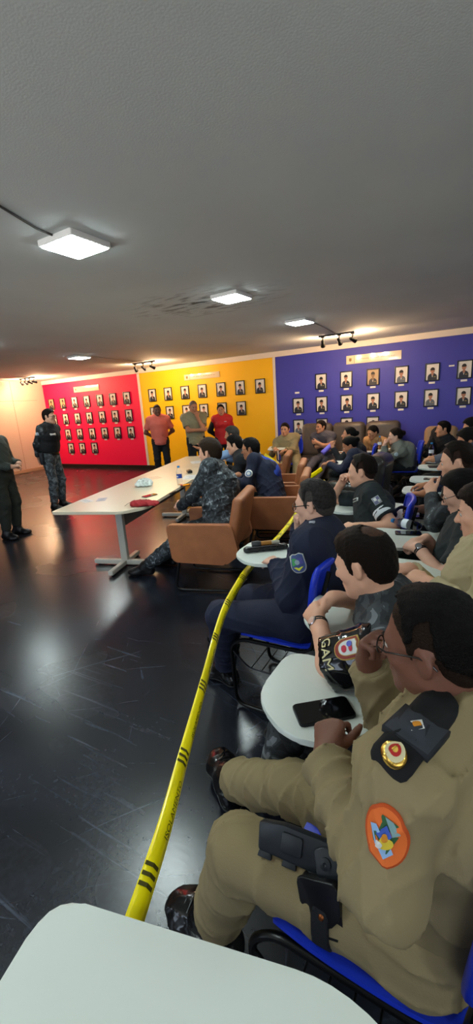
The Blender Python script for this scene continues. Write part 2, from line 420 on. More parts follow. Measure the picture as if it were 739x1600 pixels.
class Person:
    """a figure with its clothes: one Empty parenting the continuous body and each garment"""
    def __init__(p, label, body, tone, group=None, low_legs=True):
        p.b = b = body; p.o = b.o; p.h = b.h; p.sk = skin_mat(tone)
        p.root = thing('person', label, 'person', b.o, 0, group)
        pr = b.torso(-.006)
        for k in 'LR': pr += b.arm(k, 0, 2) + b.leg(k, -.006) + b.footp(k, -.006)
        pr += b.head()
        for k in 'LR': pr += b.palm(k)
        p.part('body', pr, p.sk)
        p.shirt_pr = []
    def part(p, name, prims, m, posts=(), h=None, parent=None):
        o = sdf_obj(name, prims, h or p.h, m, parent or p.root, p.o if parent is None else p.o, posts)
        return o
    def fin(p, mb, name, m, parent=None, **k):
        bmesh.ops.translate(mb.bm, verts=mb.bm.verts[:], vec=Vector(-p.o)); return mb.build(name, m, parent or p.root, **k)
    def eyes(p, iris='2a1a10'):
        b = p.b; s = b.s; M = Matrix(b.Rh.tolist()) @ Matrix.Rotation(-PI / 2, 3, 'X')
        for x in (-1, 1):
            q = MB(); r = .0125 * s; n = 9
            prof = [(r * math.sin(PI * i / n), -r * math.cos(PI * i / n)) for i in range(n + 1)]
            q.lathe(prof, b.H(x*.0325, .0785, .004), 12, M)
            q.bm.faces.ensure_lookup_table()
            fw = Vector(b.Rh[:, 1]); c = Vector(b.H(x*.0325, .0785, .004))
            for f in q.bm.faces: f.material_index = 1 if (f.calc_center_median() - c).normalized().dot(fw) > .86 else 0
            p.fin(q, 'eye', [mat('eye white', 'd8d0c8', rough=.25), mat('iris ' + iris, iris, rough=.2)])
    def brows(p, m):
        b = p.b; q = MB()
        for x in (-1, 1):
            q.tube([b.H(x*.014, .0925, .019), b.H(x*.03, .0925, .0245), b.H(x*.048, .078, .02)], [.0035*b.s, .0042*b.s, .002*b.s], 6)
        p.fin(q, 'eyebrow', m)
    def lips(p, m):
        b = p.b; q = MB()
        for z, r in ((-.0615, .0042), (-.072, .005)):
            q.tube([b.H(-.022, .086, -.0665), b.H(-.01, .0958, z), b.H(0, .0965, z + .0005), b.H(.01, .0958, z), b.H(.022, .086, -.0665)], [.001, r*b.s, r*b.s, r*b.s, .001], 6)
        p.fin(q, 'lips', m)
    def hair(p, m, th=.012, style='short', side=None, sth=.004, front=0, bald=0):
        b = p.b; s = b.s; R = b.Rh; H = b.H
        YS = [-.2, -.07, -.045, -.03, -.024, .006, .012, .028, .034, .05, .068, .085, .2]
        ZS = [-.075, -.075, -.06, -.03, .028, .026, -.02, -.02, .035, .056, .074 + front, .082 + front, .082 + front]
        if style in ('bun', 'long'): ZS = [-.05, -.05, -.045, -.03, .02, .018, .01, .012, .03, .055, .082, .09, .09]
        def line(off=0):
            Rf = R.astype(np.float32); c = b.hc.astype(np.float32)
            def fn(P, D):
                q = (P - c) @ Rf / s; return np.maximum(D, (np.interp(q[:, 1], YS, ZS).astype(np.float32) + off - q[:, 2]) * .75 * s)
            return fn
        def shell(t): return [ell(H(0, -.012, .03), A3(.0765, .097, .092) * s + t, R), ell(H(0, -.05, -.02), A3(.055, .05, .055) * s + t, R, .02)]
        rough = folds(.0035 if style != 'buzz' else .0012, 3.2, 3)
        top = shell(th)
        if style in ('short', 'fade'): top.append(ell(H(0, .012, .062), A3(.062, .083, .060 + th) * s, R, .02))
        if style == 'bun': top += [ell(H(0, -.125, .03), A3(.042, .036, .04) * s, R, .012), cone(H(0, -.08, .03), H(0, -.12, .03), .03*s, .03*s, .02)]
        if style == 'long': top += [cone(H(0, -.09, .0), H(0, -.11, -.12), .035*s, .028*s, .03)]
        hole = [ell(H(0, -.068, .118), A3(bald, bald * 1.0, .036) * s, R, .008, 's')] if bald else []
        top += hole
        posts = [line(.055 if style == 'fade' else 0), rough]
        o = p.part('hair', top, m, posts)
        if side is not None:
            p.part('hair_side', shell(sth), side, [line(0)])
        return o
    def shirt(p, m, t=.013, sleeve='long', tuck=True, name='shirt', fold=.007, hem=None, collar=True, seed=1, ff=1.0):
        b = p.b; z = .02 if tuck else (-.10 if hem is None else hem); pr = clip(b.torso(t if tuck else t + .014), b.p0 + b.T * z, -b.T); up = {'long': 1.93, 'short': .72, 'half': .9, 'roll': 1.35}[sleeve]
        for k in 'LR': pr += b.arm(k, t + .001, up, {'long': .004, 'short': .014, 'half': .012, 'roll': .006}[sleeve])
        if collar: pr.append(cone(b.p3 - b.T * .03, b.p3 + (b.H(0, -.022, -.05) - b.p3) * .55, .072*b.s, .066*b.s, .02, flat=True))
        p.shirt_pr = pr
        p.shirt_posts = [folds(fold, ff, seed)]; return p.part(name, pr, m, p.shirt_posts)
    def trousers(p, m, t=.012, t2=.018, upto=1.9, top=.03, fold=.006, seed=5, name='trousers', stand=False):
        b = p.b; pr = clip(b.torso(t - .001)[:1], b.p0 + b.T * (top + .03), b.T)
        for k in 'LR': pr += b.leg(k, t, t2, upto)
        pr.append(ell(b.p0 - b.T * .03 - b.F * .02, A3(.15, .10, .10) * b.s + t, np.stack([b.Lf, b.F, UP], 1), .05))
        post = [folds(fold, .8, seed)]
        if stand: post.append(plane_cut(b.p0 + b.T * (top + .03), b.T, .24, b.p0))
        p.tr_pr = pr
        return p.part(name, pr, m, post)
    def belt(p, m, t=.02, z=.03, w=.045, name='belt', buckle=None):
        b = p.b; pr = b.torso(t)[:2]
        o = p.part(name, pr, m, [plane_cut(b.p0 + b.T * (z + w / 2), b.T), plane_cut(b.p0 + b.T * (z - w / 2), -b.T)])
        if buckle: p.fin(MB().box(b.p0 + b.T * z + b.cf * (.115 * b.s * b.g + t + .004), (.04, .04, .04), Matrix(np.stack([b.Lc, b.cf, b.T], 1).tolist()), .004), 'buckle', buckle, o)
        return o
    def shoes(p, m, shaft=.14, sole=None, name='boot', t=.008):
        b = p.b
        for k in 'LR':
            R = b.foot[k]; a = b.an[k]; up = R[:, 2]
            pr = b.footp(k, t)
            if shaft: pr.append(cone(a, a + (b.kn[k] - a) * (shaft / .42), .044*b.s + t, .05*b.s + t, .03, flat=True))
            zc = a - up * (.078 * b.s)
            o = p.part(name, pr, m, [folds(.003, 1.5, 4), plane_cut(zc, -up)])
            if sole: p.part('sole', b.footp(k, t + .006), sole, [plane_cut(zc + up * .006, up), plane_cut(zc - up * .016, -up)], parent=o)
    def laces(p, m, k):
        b = p.b; R = b.foot[k]; a = b.an[k]; q = MB()
        for i in range(5):
            c = a + R[:, 1] * (.115 - .024 * i) * b.s + R[:, 2] * (-.012 + .012 * i) * b.s
            q.tube([c - R[:, 0] * .03, c + R[:, 2] * .012 + R[:, 1] * .004, c + R[:, 0] * .03 + R[:, 1] * .012], .0032, 6)
        p.fin(q, 'laces', m)
    def glasses(p, m, r=.021, wire=.0016):
        b = p.b; s = b.s; q = MB(); zc = -.002
        for x in (-1, 1):
            q.tube([b.H(x*.033 + r*1.1*math.cos(a), .1065 - abs(x*.033 + r*math.cos(a))*.12, zc + r*.85*math.sin(a)) for a in np.linspace(0, 2*PI, 17)[:-1]], wire, 6, True)
            q.tube([b.H(x*.057, .099, .006), b.H(x*.078, .07, .008), b.H(x*.0835, .0, .012), b.H(x*.083, -.022, .004), b.H(x*.078, -.032, -.012)], wire * 1.2, 6)
        q.tube([b.H(-.011, .106, .004), b.H(0, .112, .007), b.H(.011, .106, .004)], wire, 6)
        o = p.fin(q, 'glasses', m); q = MB()
        for x in (-1, 1):
            M4 = Matrix.Translation(Vector(b.H(x*.033, .1045 - .033*.12, zc))) @ (Matrix(b.Rh.tolist()) @ Matrix.Rotation(PI/2, 3, 'X')).to_4x4()
            q.prism([(r*1.08*s*math.cos(a), r*.83*s*math.sin(a)) for a in np.linspace(0, 2*PI, 17)[:-1]], -.0006, .0006, M4)
        p.fin(q, 'lens', mat('spectacle glass', 'ffffff', rough=.02, trans=1, ior=1.05), o)
    def watch(p, k, m, dial):
        b = p.b; u = nrm(b.wr[k] - b.el[k]); c = b.wr[k] - u * .022 * b.s; a = nrm(np.cross(u, b.hand[k][1])); v = np.cross(u, a); r = .031 * b.s
        q = MB()
        for dx in (-.006, .006): q.tube([c + u*dx + r*(a*math.cos(t) + v*math.sin(t)) for t in np.linspace(0, 2*PI, 21)[:-1]], .0058, 6, True)
        o = p.fin(q, 'watch', m)
        n = -b.hand[k][1]; M = Matrix(np.stack([np.cross(u, n), u, n], 1).tolist())
        p.fin(MB().lathe([(.0, -.004), (.018, -.004), (.019, .003), (.016, .006), (0, .006)], c + n * (r + .004), 16, M), 'dial', dial, o)
    def surf(p, c, n, prims=None, posts=None, far=.12):
        """march from outside along -n onto the garment; c may be an (N,3) array"""
        P = np.asarray(c, float) + nrm(n) * far; P = P.reshape(-1, 3)
        for _ in range(60):
            d = sdf_eval(prims or p.shirt_pr, P)
            if prims is None:
                for f in p.shirt_posts: d = f(P.astype(np.float32), d)
            P = P - nrm(n) * np.clip(d, -.004, .012)[:, None] * .85
        return P
    def patch(p, name, c, n, up, layers, m, prims=None, lift=.0065, res=9):
        """sewn badge: layers = [(2D outline, material index)], each projected on the garment round c"""
        n = nrm(n); up = nrm(A3(up) - n * np.dot(up, n)); rt = np.cross(up, n); bm = bmesh.new()
        for li, (poly, mi) in enumerate(layers):
            ctr = np.mean(poly, 0); rings = []
            for f in (1.0, .66, .33): rings.append([ctr + (A3(*q) - ctr) * f for q in poly])
            pts = np.array([q for r in rings for q in r] + [ctr]); W = A3(c) + pts[:, :1] * rt + pts[:, 1:] * up
            S = p.surf(W, n, prims) + n * (lift + .0009 * li) - p.o; N = len(poly)
            if li == 0:   # cloth edge
                E = p.surf(W[:N], n, prims) - n * .004 - p.o; ev = [bm.verts.new(x) for x in E]
            vs = [bm.verts.new(x) for x in S]
            if li == 0:
                for k in range(N): bm.faces.new((ev[k], ev[(k+1) % N], vs[(k+1) % N], vs[k])).material_index = mi
            for r in range(2):
                for k in range(N): bm.faces.new((vs[r*N+k], vs[r*N+(k+1) % N], vs[(r+1)*N+(k+1) % N], vs[(r+1)*N+k])).material_index = mi
            for k in range(N): bm.faces.new((vs[2*N+k], vs[2*N+(k+1) % N], vs[3*N])).material_index = mi
        me = bpy.data.meshes.new(name); bm.to_mesh(me); bm.free()
        return link(name, me, m, p.root, True)
def sew_text(p, name, txt, size, c, n, up, m, prims=None, lift=.007, sx=1):
    """embroidered letters laid on the garment"""
    me = text_mesh(txt, size); n = nrm(n); up = nrm(A3(up) - n * np.dot(up, n)); rt = np.cross(up, n)
    V = np.array([v.co[:] for v in me.vertices]); W = A3(c) + V[:, :1] * rt * sx + V[:, 1:2] * up
    S = p.surf(W, n, prims) + n * lift + V[:, 2:] * n - p.o
    me.vertices.foreach_set('co', S.astype(np.float32).ravel()); me.update(); me.name = name
    return link(name, me, m, p.root)
def text_mesh(txt, size, extrude=.001):
    cu = bpy.data.curves.new('t', 'FONT'); cu.body = txt; cu.size = size; cu.extrude = extrude; cu.align_x = 'CENTER'; cu.align_y = 'CENTER'; cu.resolution_u = 3
    o = bpy.data.objects.new('t', cu); C.objects.link(o); bpy.context.view_layer.update()
    me = bpy.data.meshes.new_from_object(o.evaluated_get(bpy.context.evaluated_depsgraph_get())); bpy.data.objects.remove(o); bpy.data.curves.remove(cu)
    return me
def circ(r, n=24, cx=0, cy=0, ry=None, a0=0):
    ry = r if ry is None else ry
    return [(cx + r*math.cos(a0 + 2*PI*k/n), cy + ry*math.sin(a0 + 2*PI*k/n)) for k in range(n)]
def shield(w, h, n=8):
    """heater shield, point down"""
    r = [(-w/2, h*.42), (-w*.25, h*.5), (0, h*.46), (w*.25, h*.5), (w/2, h*.42)]
    r += [(w/2 * math.cos(t)**.8 if math.cos(t) > 0 else 0, -h*.05 - h*.45*math.sin(t)) for t in np.linspace(0, PI/2, n)]
    r += [(-x, y) for x, y in r[-2:4:-1]]
    return r[::-1]
def rect(w, h, cx=0, cy=0): return [(cx-w/2, cy-h/2), (cx+w/2, cy-h/2), (cx+w/2, cy+h/2), (cx-w/2, cy+h/2)]
# ---------------------------------------------------------------- the room (metres; camera stands at the origin, wall with the portraits at y = D)
D = 8.76; XL = -11.45; XR = 3.6; YB = -2.6; HC = 2.6
def st(o): o['kind'] = 'structure'; return o
def floor_mat():
    m = mat('floor black resin', '0c0c0f', rough=.2); nt = m.node_tree; b = nt.nodes['Principled BSDF']; L = nt.links
    tc = nt.nodes.new('ShaderNodeTexCoord')
    def noise(scale, det=6, dist=0, vec=None):
        n = nt.nodes.new('ShaderNodeTexNoise'); n.inputs['Scale'].default_value = scale; n.inputs['Detail'].default_value = det; n.inputs['Distortion'].default_value = dist
        L.new(vec or tc.outputs['Object'], n.inputs['Vector']); return n
    def ramp(src, p0, p1, c0, c1):
        r = nt.nodes.new('ShaderNodeValToRGB'); e = r.color_ramp.elements; e[0].position = p0; e[1].position = p1; e[0].color = c0; e[1].color = c1
        L.new(src, r.inputs['Fac']); return r
    K = lambda v: (v, v, v, 1)
    # scuffs: thin pale lines from stretched, rotated noise
    scr = None
    for i, (rz, sc) in enumerate(((.5, (1.2, 26, 1)), (-.9, (1.0, 22, 1)), (1.7, (.9, 30, 1)))):
        mp = nt.nodes.new('ShaderNodeMapping'); mp.inputs['Rotation'].default_value = (0, 0, rz); mp.inputs['Scale'].default_value = sc; mp.inputs['Location'].default_value = (i * 3.1, i * 1.7, 0)
        L.new(tc.outputs['Object'], mp.inputs['Vector'])
        n = noise(1.1, 3, .5, mp.outputs['Vector']); r = ramp(n.outputs['Fac'], .64, .76, K(0), K(1))
        if scr is None: scr = r.outputs['Color']
        else:
            a = nt.nodes.new('ShaderNodeMixRGB'); a.blend_type = 'LIGHTEN'; a.inputs['Fac'].default_value = 1; L.new(scr, a.inputs[1]); L.new(r.outputs['Color'], a.inputs[2]); scr = a.outputs['Color']
    big = noise(1.3, 2, .3); mx = nt.nodes.new('ShaderNodeMixRGB'); mx.blend_type = 'MULTIPLY'; mx.inputs['Fac'].default_value = 1
    L.new(scr, mx.inputs[1]); bw = ramp(big.outputs['Fac'], .42, .66, K(0), K(1)); L.new(bw.outputs['Color'], mx.inputs[2])
    for sc, wd in ((1.1, .0035), (2.3, .006), (.6, .0022)):      # long straight scratches: warped cell edges, broken up by noise
        wp = noise(.8, 2); ad = nt.nodes.new('ShaderNodeMixRGB'); ad.inputs['Fac'].default_value = .12; L.new(tc.outputs['Object'], ad.inputs[1]); L.new(wp.outputs['Color'], ad.inputs[2])
        vo = nt.nodes.new('ShaderNodeTexVoronoi'); vo.feature = 'DISTANCE_TO_EDGE'; vo.inputs['Scale'].default_value = sc; L.new(ad.outputs['Color'], vo.inputs['Vector'])
        vr = ramp(vo.outputs['Distance'], 0, wd, K(1), K(0)); nm = noise(3.5 * sc, 5); nr = ramp(nm.outputs['Fac'], .45, .7, K(0), K(.8))
        m1 = nt.nodes.new('ShaderNodeMixRGB'); m1.blend_type = 'MULTIPLY'; m1.inputs['Fac'].default_value = 1; L.new(vr.outputs['Color'], m1.inputs[1]); L.new(nr.outputs['Color'], m1.inputs[2])
        m2 = nt.nodes.new('ShaderNodeMixRGB'); m2.blend_type = 'LIGHTEN'; m2.inputs['Fac'].default_value = 1; L.new(mx.outputs['Color'], m2.inputs[1]); L.new(m1.outputs['Color'], m2.inputs[2]); mx = m2
    cl = ramp(noise(1.8, 3, .5).outputs['Fac'], .45, .8, K(0), K(.22)); m2 = nt.nodes.new('ShaderNodeMixRGB'); m2.blend_type = 'LIGHTEN'; m2.inputs['Fac'].default_value = 1; L.new(mx.outputs['Color'], m2.inputs[1]); L.new(cl.outputs['Color'], m2.inputs[2]); mx = m2
    col = nt.nodes.new('ShaderNodeMixRGB'); col.inputs[1].default_value = lin('0f1118'); col.inputs[2].default_value = lin('4c5464'); L.new(mx.outputs['Color'], col.inputs['Fac'])
    fine = noise(40, 4); c2 = nt.nodes.new('ShaderNodeMixRGB'); c2.blend_type = 'ADD'; L.new(col.outputs['Color'], c2.inputs[1])
    fr = ramp(fine.outputs['Fac'], .4, .8, K(0), lin('1e222a')); c2.inputs['Fac'].default_value = 1; L.new(fr.outputs['Color'], c2.inputs[2]); L.new(c2.outputs['Color'], b.inputs['Base Color'])
    rr = ramp(noise(1.2, 2, .2).outputs['Fac'], .3, .75, K(.22), K(.30)); L.new(rr.outputs['Color'], b.inputs['Roughness'])
    bp = nt.nodes.new('ShaderNodeBump'); bp.inputs['Strength'].default_value = .03; bp.inputs['Distance'].default_value = .01
    L.new(noise(55, 3).outputs['Fac'], bp.inputs['Height']); L.new(bp.outputs['Normal'], b.inputs['Normal'])
    b.inputs['Specular IOR Level'].default_value = .75
    return m
def ceil_mat():
    m = mat('ceiling grey plaster', 'dedcd8', rough=.85); nt = m.node_tree; b = nt.nodes['Principled BSDF']; L = nt.links
    tc = nt.nodes.new('ShaderNodeTexCoord'); n = nt.nodes.new('ShaderNodeTexNoise'); n.inputs['Scale'].default_value = 130; n.inputs['Detail'].default_value = 3
    L.new(tc.outputs['Object'], n.inputs['Vector']); bp = nt.nodes.new('ShaderNodeBump'); bp.inputs['Strength'].default_value = .09; bp.inputs['Distance'].default_value = .01
    L.new(n.outputs['Fac'], bp.inputs['Height']); L.new(bp.outputs['Normal'], b.inputs['Normal'])
    # grime smear beside the second lamp and a few weak streaks
    mp = nt.nodes.new('ShaderNodeMapping'); mp.inputs['Location'].default_value = (2.35*1.6, -4.2*1.0, 0); mp.inputs['Scale'].default_value = (1.0, 1.5, 1)
    L.new(tc.outputs['Object'], mp.inputs['Vector'])
    mp.inputs['Location'].default_value = (2.45*1.0, -3.95*1.5, -2.6)
    g = nt.nodes.new('ShaderNodeTexGradient'); g.gradient_type = 'SPHERICAL'; L.new(mp.outputs['Vector'], g.inputs['Vector'])
    n2 = nt.nodes.new('ShaderNodeTexNoise'); n2.inputs['Scale'].default_value = 5; n2.inputs['Detail'].default_value = 8
    mp2 = nt.nodes.new('ShaderNodeMapping'); mp2.inputs['Scale'].default_value = (1, 3, 1); L.new(tc.outputs['Object'], mp2.inputs['Vector']); L.new(mp2.outputs['Vector'], n2.inputs['Vector'])
    r = nt.nodes.new('ShaderNodeValToRGB'); r.color_ramp.elements[0].position = .5; r.color_ramp.elements[1].position = .62; L.new(n2.outputs['Fac'], r.inputs['Fac'])
    mu = nt.nodes.new('ShaderNodeMath'); mu.operation = 'MULTIPLY'; L.new(g.outputs['Fac'], mu.inputs[0]); L.new(r.outputs['Color'], mu.inputs[1])
    n3 = nt.nodes.new('ShaderNodeTexNoise'); n3.inputs['Scale'].default_value = 1.1; n3.inputs['Detail'].default_value = 8; L.new(tc.outputs['Object'], n3.inputs['Vector'])
    r3 = nt.nodes.new('ShaderNodeValToRGB'); r3.color_ramp.elements[0].position = .3; r3.color_ramp.elements[1].position = .7
    r3.color_ramp.elements[0].color = lin('d0d6d6'); r3.color_ramp.elements[1].color = lin('dae0e0'); L.new(n3.outputs['Fac'], r3.inputs['Fac'])
    mx = nt.nodes.new('ShaderNodeMixRGB'); L.new(mu.outputs[0], mx.inputs['Fac']); L.new(r3.outputs['Color'], mx.inputs[1]); mx.inputs[2].default_value = lin('2c2a28'); L.new(mx.outputs['Color'], b.inputs['Base Color'])
    return m
t = .12
st(MB().box(((XL+XR)/2, (YB+D)/2, -t/2), (XR-XL+2*t, D-YB+2*t, t)).build('floor', floor_mat()))
st(MB().box(((XL+XR)/2, (YB+D)/2, HC+t/2), (XR-XL+2*t, D-YB+2*t, t)).build('ceiling', ceil_mat()))
WR = mat('red wall paint', 'f6004c', rough=.55, bump=.06, bscale=70); WY = mat('yellow wall paint', 'fbbe00', rough=.55, bump=.06, bscale=70); WB = mat('blue wall paint', '3b3da6', rough=.55, bump=.1, bscale=70)
WH = mat('cream wall paint', 'b8a394', rough=.6, bump=.05, bscale=60); TR = mat('white trim paint', 'e2d6c8', rough=.5); DK = mat('dark skirting wood', '1c1210', rough=.4)
S1, S2 = -7.64, -3.80
WINX = [(-7.2, -4.6), (-3.6, -1.0), (0.2, 2.8)]; WZ = (.85, 2.25)  # unseen windows added in the back wall to brighten the ceiling
def wall_holes(name, m):
    q = MB(); xs = [XL] + [x for w in WINX for x in w] + [XR]
    for i in range(0, len(xs), 2): q.box(((xs[i]+xs[i+1])/2, YB-t/2, HC/2), (xs[i+1]-xs[i], t, HC))
    for a, b in WINX:
        q.box(((a+b)/2, YB-t/2, WZ[0]/2), (b-a, t, WZ[0])); q.box(((a+b)/2, YB-t/2, (WZ[1]+HC)/2), (b-a, t, HC-WZ[1]))
    o = q.build(name, m)
    for i, (a, b) in enumerate(WINX):
        q = MB(); c = (a+b)/2; h = (WZ[0]+WZ[1])/2
        for x in (a+.025, c, b-.025): q.box((x, YB-.06, h), (.05, .06, WZ[1]-WZ[0]))
        for zz in (WZ[0]+.025, WZ[1]-.025): q.box((c, YB-.06, zz), (b-a, .06, .05))
        st(q.build('added_window_%d' % (i+1), mat('grey window aluminium', '8c8f92', rough=.4, metal=.6)))
        ld = bpy.data.lights.new('added_window_portal', 'AREA'); ld.shape = 'RECTANGLE'; ld.size = b-a; ld.size_y = WZ[1]-WZ[0]; ld.cycles.is_portal = True  # portal guiding the added daylight in through the unseen opening
        lo = bpy.data.objects.new('added_window_portal', ld); C.objects.link(lo); lo.location = (c, YB-t-.01, h); lo.rotation_euler = (PI/2, 0, 0)
    return o
def wall(name, x0, x1, m): st(MB().box(((x0+x1)/2, D+t/2, HC/2), (x1-x0, t, HC)).build(name, m))
wall('wall_red', XL, S1, WR); wall('wall_yellow', S1, S2, WY); wall('wall_blue', S2, XR, WB)
st(MB().box((XL-t/2, (YB+D)/2, HC/2), (t, D-YB, HC)).build('wall_left', WH))
st(MB().box((XR+t/2, (YB+D)/2, HC/2), (t, D-YB, HC)).build('wall_right', mat('grey wall paint', '9a9690', rough=.7)))
st(wall_holes('wall_back', mat('dim wall paint', '85817c', rough=.7)))
st(MB().box(((XL+XR)/2, D-.012, HC-.055), (XR-XL, .024, .11), bev=.006).build('trim_1', TR))
for i, x in enumerate((S1, S2)): st(MB().box((x, D-.008, 1.25), (.075 if i == 0 else .06, .016, 2.48), bev=.004).build('trim_%d' % (i + 2), TR))
st(MB().box(((XL+XR)/2, D-.01, .05), (XR-XL, .02, .10), bev=.004).build('baseboard_back', DK))
st(MB().box((XL+.01, (YB+D)/2, .045), (.02, D-YB, .09), bev=.004).build('baseboard_left', mat('pale skirting', 'a8876c', rough=.5)))
q = MB()
for y in (7.72, 6.5, 5.28, 4.06, 2.84, 1.62): q.box((XL+.001, y, 1.3), (.004, .008, 2.6))
q.box((XL+.001, 3, 2.05), (.004, 11, .008)); st(q.build('trim_4', mat('panel seam', '8f6f5c', rough=.8)))
# ---- ceiling lamps: square surface LED panels
LEDF = mat('lamp white frame', 'e8e8e8', rough=.4)
LEDE = mat('lamp diffuser', 'ffffff', rough=.4, emit='e6f7f6', estr=98)
LED = [(-2.16, 2.05, 2, 'square white ceiling lamp nearest the camera, large glowing diamond at the left'), (-2.09, 3.86, 4, 'glowing square ceiling lamp beside the dark smear, between two others'),
       (-2.07, 5.68, 6, 'glowing square ceiling lamp nearest the blue wall'), (-6.32, 5.72, 8, 'glowing square ceiling lamp nearest the red wall'), (-5.95, 3.72, 4, 'square ceiling lamp out over the empty floor at the far left'), 
       (1.9, 2.05, 2, 'added unseen square ceiling lamp over the right side of the audience'), (1.9, 5.0, 2, 'added unseen square ceiling lamp at the right above the rear seats'), (-2.16, .1, 2, 'added unseen square ceiling lamp behind the camera'), (1.9, -.6, 0, 'added unseen square ceiling lamp at the back right of the room')]  # these four unseen panels are added to brighten the foreground and seats
for x, y, r, lb in LED:
    L_ = thing('ceiling_lamp', lb, 'ceiling lamp', (x, y, HC), math.radians(-r), 'square ceiling lamps')
    MB().prism(rounded(rect(.30, .30), .012, 3), -.035, 0, bev=.006).build('lamp_housing', LEDF, L_)
    MB().prism(rounded(rect(.272, .272), .01, 3), -.040, -.034).build('diffuser', LEDE, L_)
# ---- track lights: rail with black spot heads, warm bulbs aimed at the wall
BK = mat('black metal', '101012', rough=.4, metal=.3); WARM = mat('warm bulb glow', 'ffe0b0', emit='ffd9a0', estr=60)
def track(x0, x1, y, heads, lb, aim, pw):
    T = thing('track_light', lb, 'track light', ((x0+x1)/2, y, HC), 0, 'black track lights in front of the portraits')
    cx = (x0+x1)/2
    MB().box((0, 0, -.012), (x1-x0, .034, .024), bev=.004).build('rail', BK, T)
    for i, (hx, ax, tilt, on) in enumerate(heads):
        d = Vector((ax, .75, tilt)).normalized(); p = Vector((hx-cx, 0, -.125))
        M = d.to_track_quat('Z', 'Y').to_matrix()
        hdm = MB(); hdm.tube([(hx-cx, 0, -.02), (hx-cx, 0, -.07), tuple(p - d*.02)], .009, 8); hdm.box((hx-cx, 0, -.03), (.06, .03, .02), bev=.004)
        hdm.lathe([(.0, -.06), (.018, -.06), (.024, -.045), (.026, -.01), (.036, .035), (.040, .065), (.036, .065), (.031, .04), (0, .04)], p, 18, M)
        h = hdm.build('spot_head', BK, T)
        MB().lathe([(0, .036), (.030, .040), (.031, .052), (.02, .064), (0, .068)], p, 16, M).build('bulb', WARM if on else mat('bulb off', 'c8beb0', rough=.2), h)
        if on:
            ld = bpy.data.lights.new('spot_beam', 'POINT'); ld.energy = pw; ld.color = (1, .64, .36); ld.shadow_soft_size = .025
            lo = bpy.data.objects.new('spot_beam', ld); C.objects.link(lo); lo.parent = T; lo.location = p + d*.098; lo.rotation_euler = d.to_track_quat('-Z', 'Y').to_euler()
track(-10.75, -10.1, 7.55, [(-10.68, -.5, -.35, 1), (-10.5, -.3, -.3, 1), (-10.33, .1, -.15, 1), (-10.15, .2, -.05, 1)], 'black ceiling track with four spots in front of the red wall', 0, 52)
track(-6.75, -6.1, 7.6, [(-6.68, -.2, -.6, 1), (-6.45, .1, -.35, 1), (-6.2, .25, -.25, 1)], 'black ceiling track with three spots in front of the yellow wall', 0, 28)
track(-2.35, -1.75, 7.35, [(-2.28, -.15, -.75, 1), (-2.0, .1, -.55, 1), (-1.78, .55, -.3, 1)], 'black ceiling track with three spots in front of the blue wall', 0, 28)
CW = mat('white cable', 'a8a39c', rough=.6); CD = mat('dark cable', '4a4845', rough=.6)
def cable(pts, m, lb): tag(MB().tube(pts, .006, 6).build('ceiling_cable', m), lb, 'cable')
z = HC - .006
cable([(-2.17, 1.9, z), (-2.16, 1.79, z), (-2.07, 1.52, z), (-1.8, .7, z)], CD, 'thin dark cable running along the ceiling from the nearest lamp towards the camera')
cable([(-6.18, 5.8, z), (-6.3, 6.6, z), (-6.4, 7.57, z)], CW, 'thin pale cable along the ceiling from lamp to yellow-wall spots')
cable([(-1.98, 5.83, z), (-2.0, 6.6, z), (-2.05, 7.32, z)], CW, 'thin pale cable along the ceiling from lamp to blue-wall spots')
# ---- portraits
FR = mat('black frame wood', '0e0d0d', rough=.35); PAP = mat('photo paper white', 'e2dbd2', rough=.35); SUI = mat('dark uniform in photo', '20222e', rough=.5); PSK = mat('face in photo', 'b07a60', rough=.5); PHR = mat('hair in photo', '1d1714', rough=.6); PW = mat('white plate', 'e8e4dc', rough=.4)
SUG = mat('grey uniform in photo', '5d6470', rough=.5); PAT = mat('tan paper in photo', 'b79c78', rough=.5); RIB = mat('medal ribbon in photo', '9a8a4a', rough=.5)
def picture(v):
    rs = random.Random(v); q = MB(); Y = -.012
    M = Matrix(((1, 0, 0, 0), (0, 0, -1, 0), (0, 1, 0, 0), (0, 0, 0, 1)))   # xy plane -> xz, facing -y
    q.mi = 0; q.prism(rect(.205, .275), .002, .012, M)
    dx = rs.uniform(-.012, .012); hz = .035 + rs.uniform(-.01, .012); w = rs.uniform(.075, .088)
    q.mi = 1; q.prism([(dx-w, -.137), (dx+w, -.137), (dx+w*.98, -.075), (dx+w*.8, -.045), (dx+.026, -.022), (dx-.026, -.022), (dx-w*.8, -.045), (dx-w*.98, -.075)], .012, .014, M)
    q.mi = 2; q.prism([(dx-.018, -.05), (dx, -.062), (dx+.018, -.05), (dx+.018, 0), (dx-.018, 0)], .014, .0146, M)
    q.prism(circ(.036, 16, dx, hz, .047), .0146, .0155, M)
    q.mi = 3; q.prism([(dx+.038*math.cos(a), hz+.012+.044*math.sin(a)) for a in np.linspace(-.1, PI+.1, 12)], .0155, .0162, M)
    q.prism(rect(.044, .005, dx, hz+.006), .0155, .0158, M)
    q.mi = 4; q.prism([(dx-.010, -.05), (dx, -.066), (dx+.010, -.05), (dx+.003, -.09), (dx-.003, -.09)], .0146, .0152, M)
    q.mi = 5; q.prism(rect(.035, .012, dx+.04, -.085), .014, .0146, M)
    return q
fq = MB()
for x, zz, w, h in ((-.113, 0, .018, .306), (.113, 0, .018, .306), (0, .147, .244, .018), (0, -.147, .244, .018)): fq.box((x, -.013, zz), (w, .026, h), bev=.003)
fq.box((0, -.002, 0), (.22, .004, .29))
FRAME_ME = None
ORD = ['first', 'second', 'third', 'fourth', 'fifth', 'sixth', 'seventh']; ROW = ['top', 'second', 'third', 'bottom']
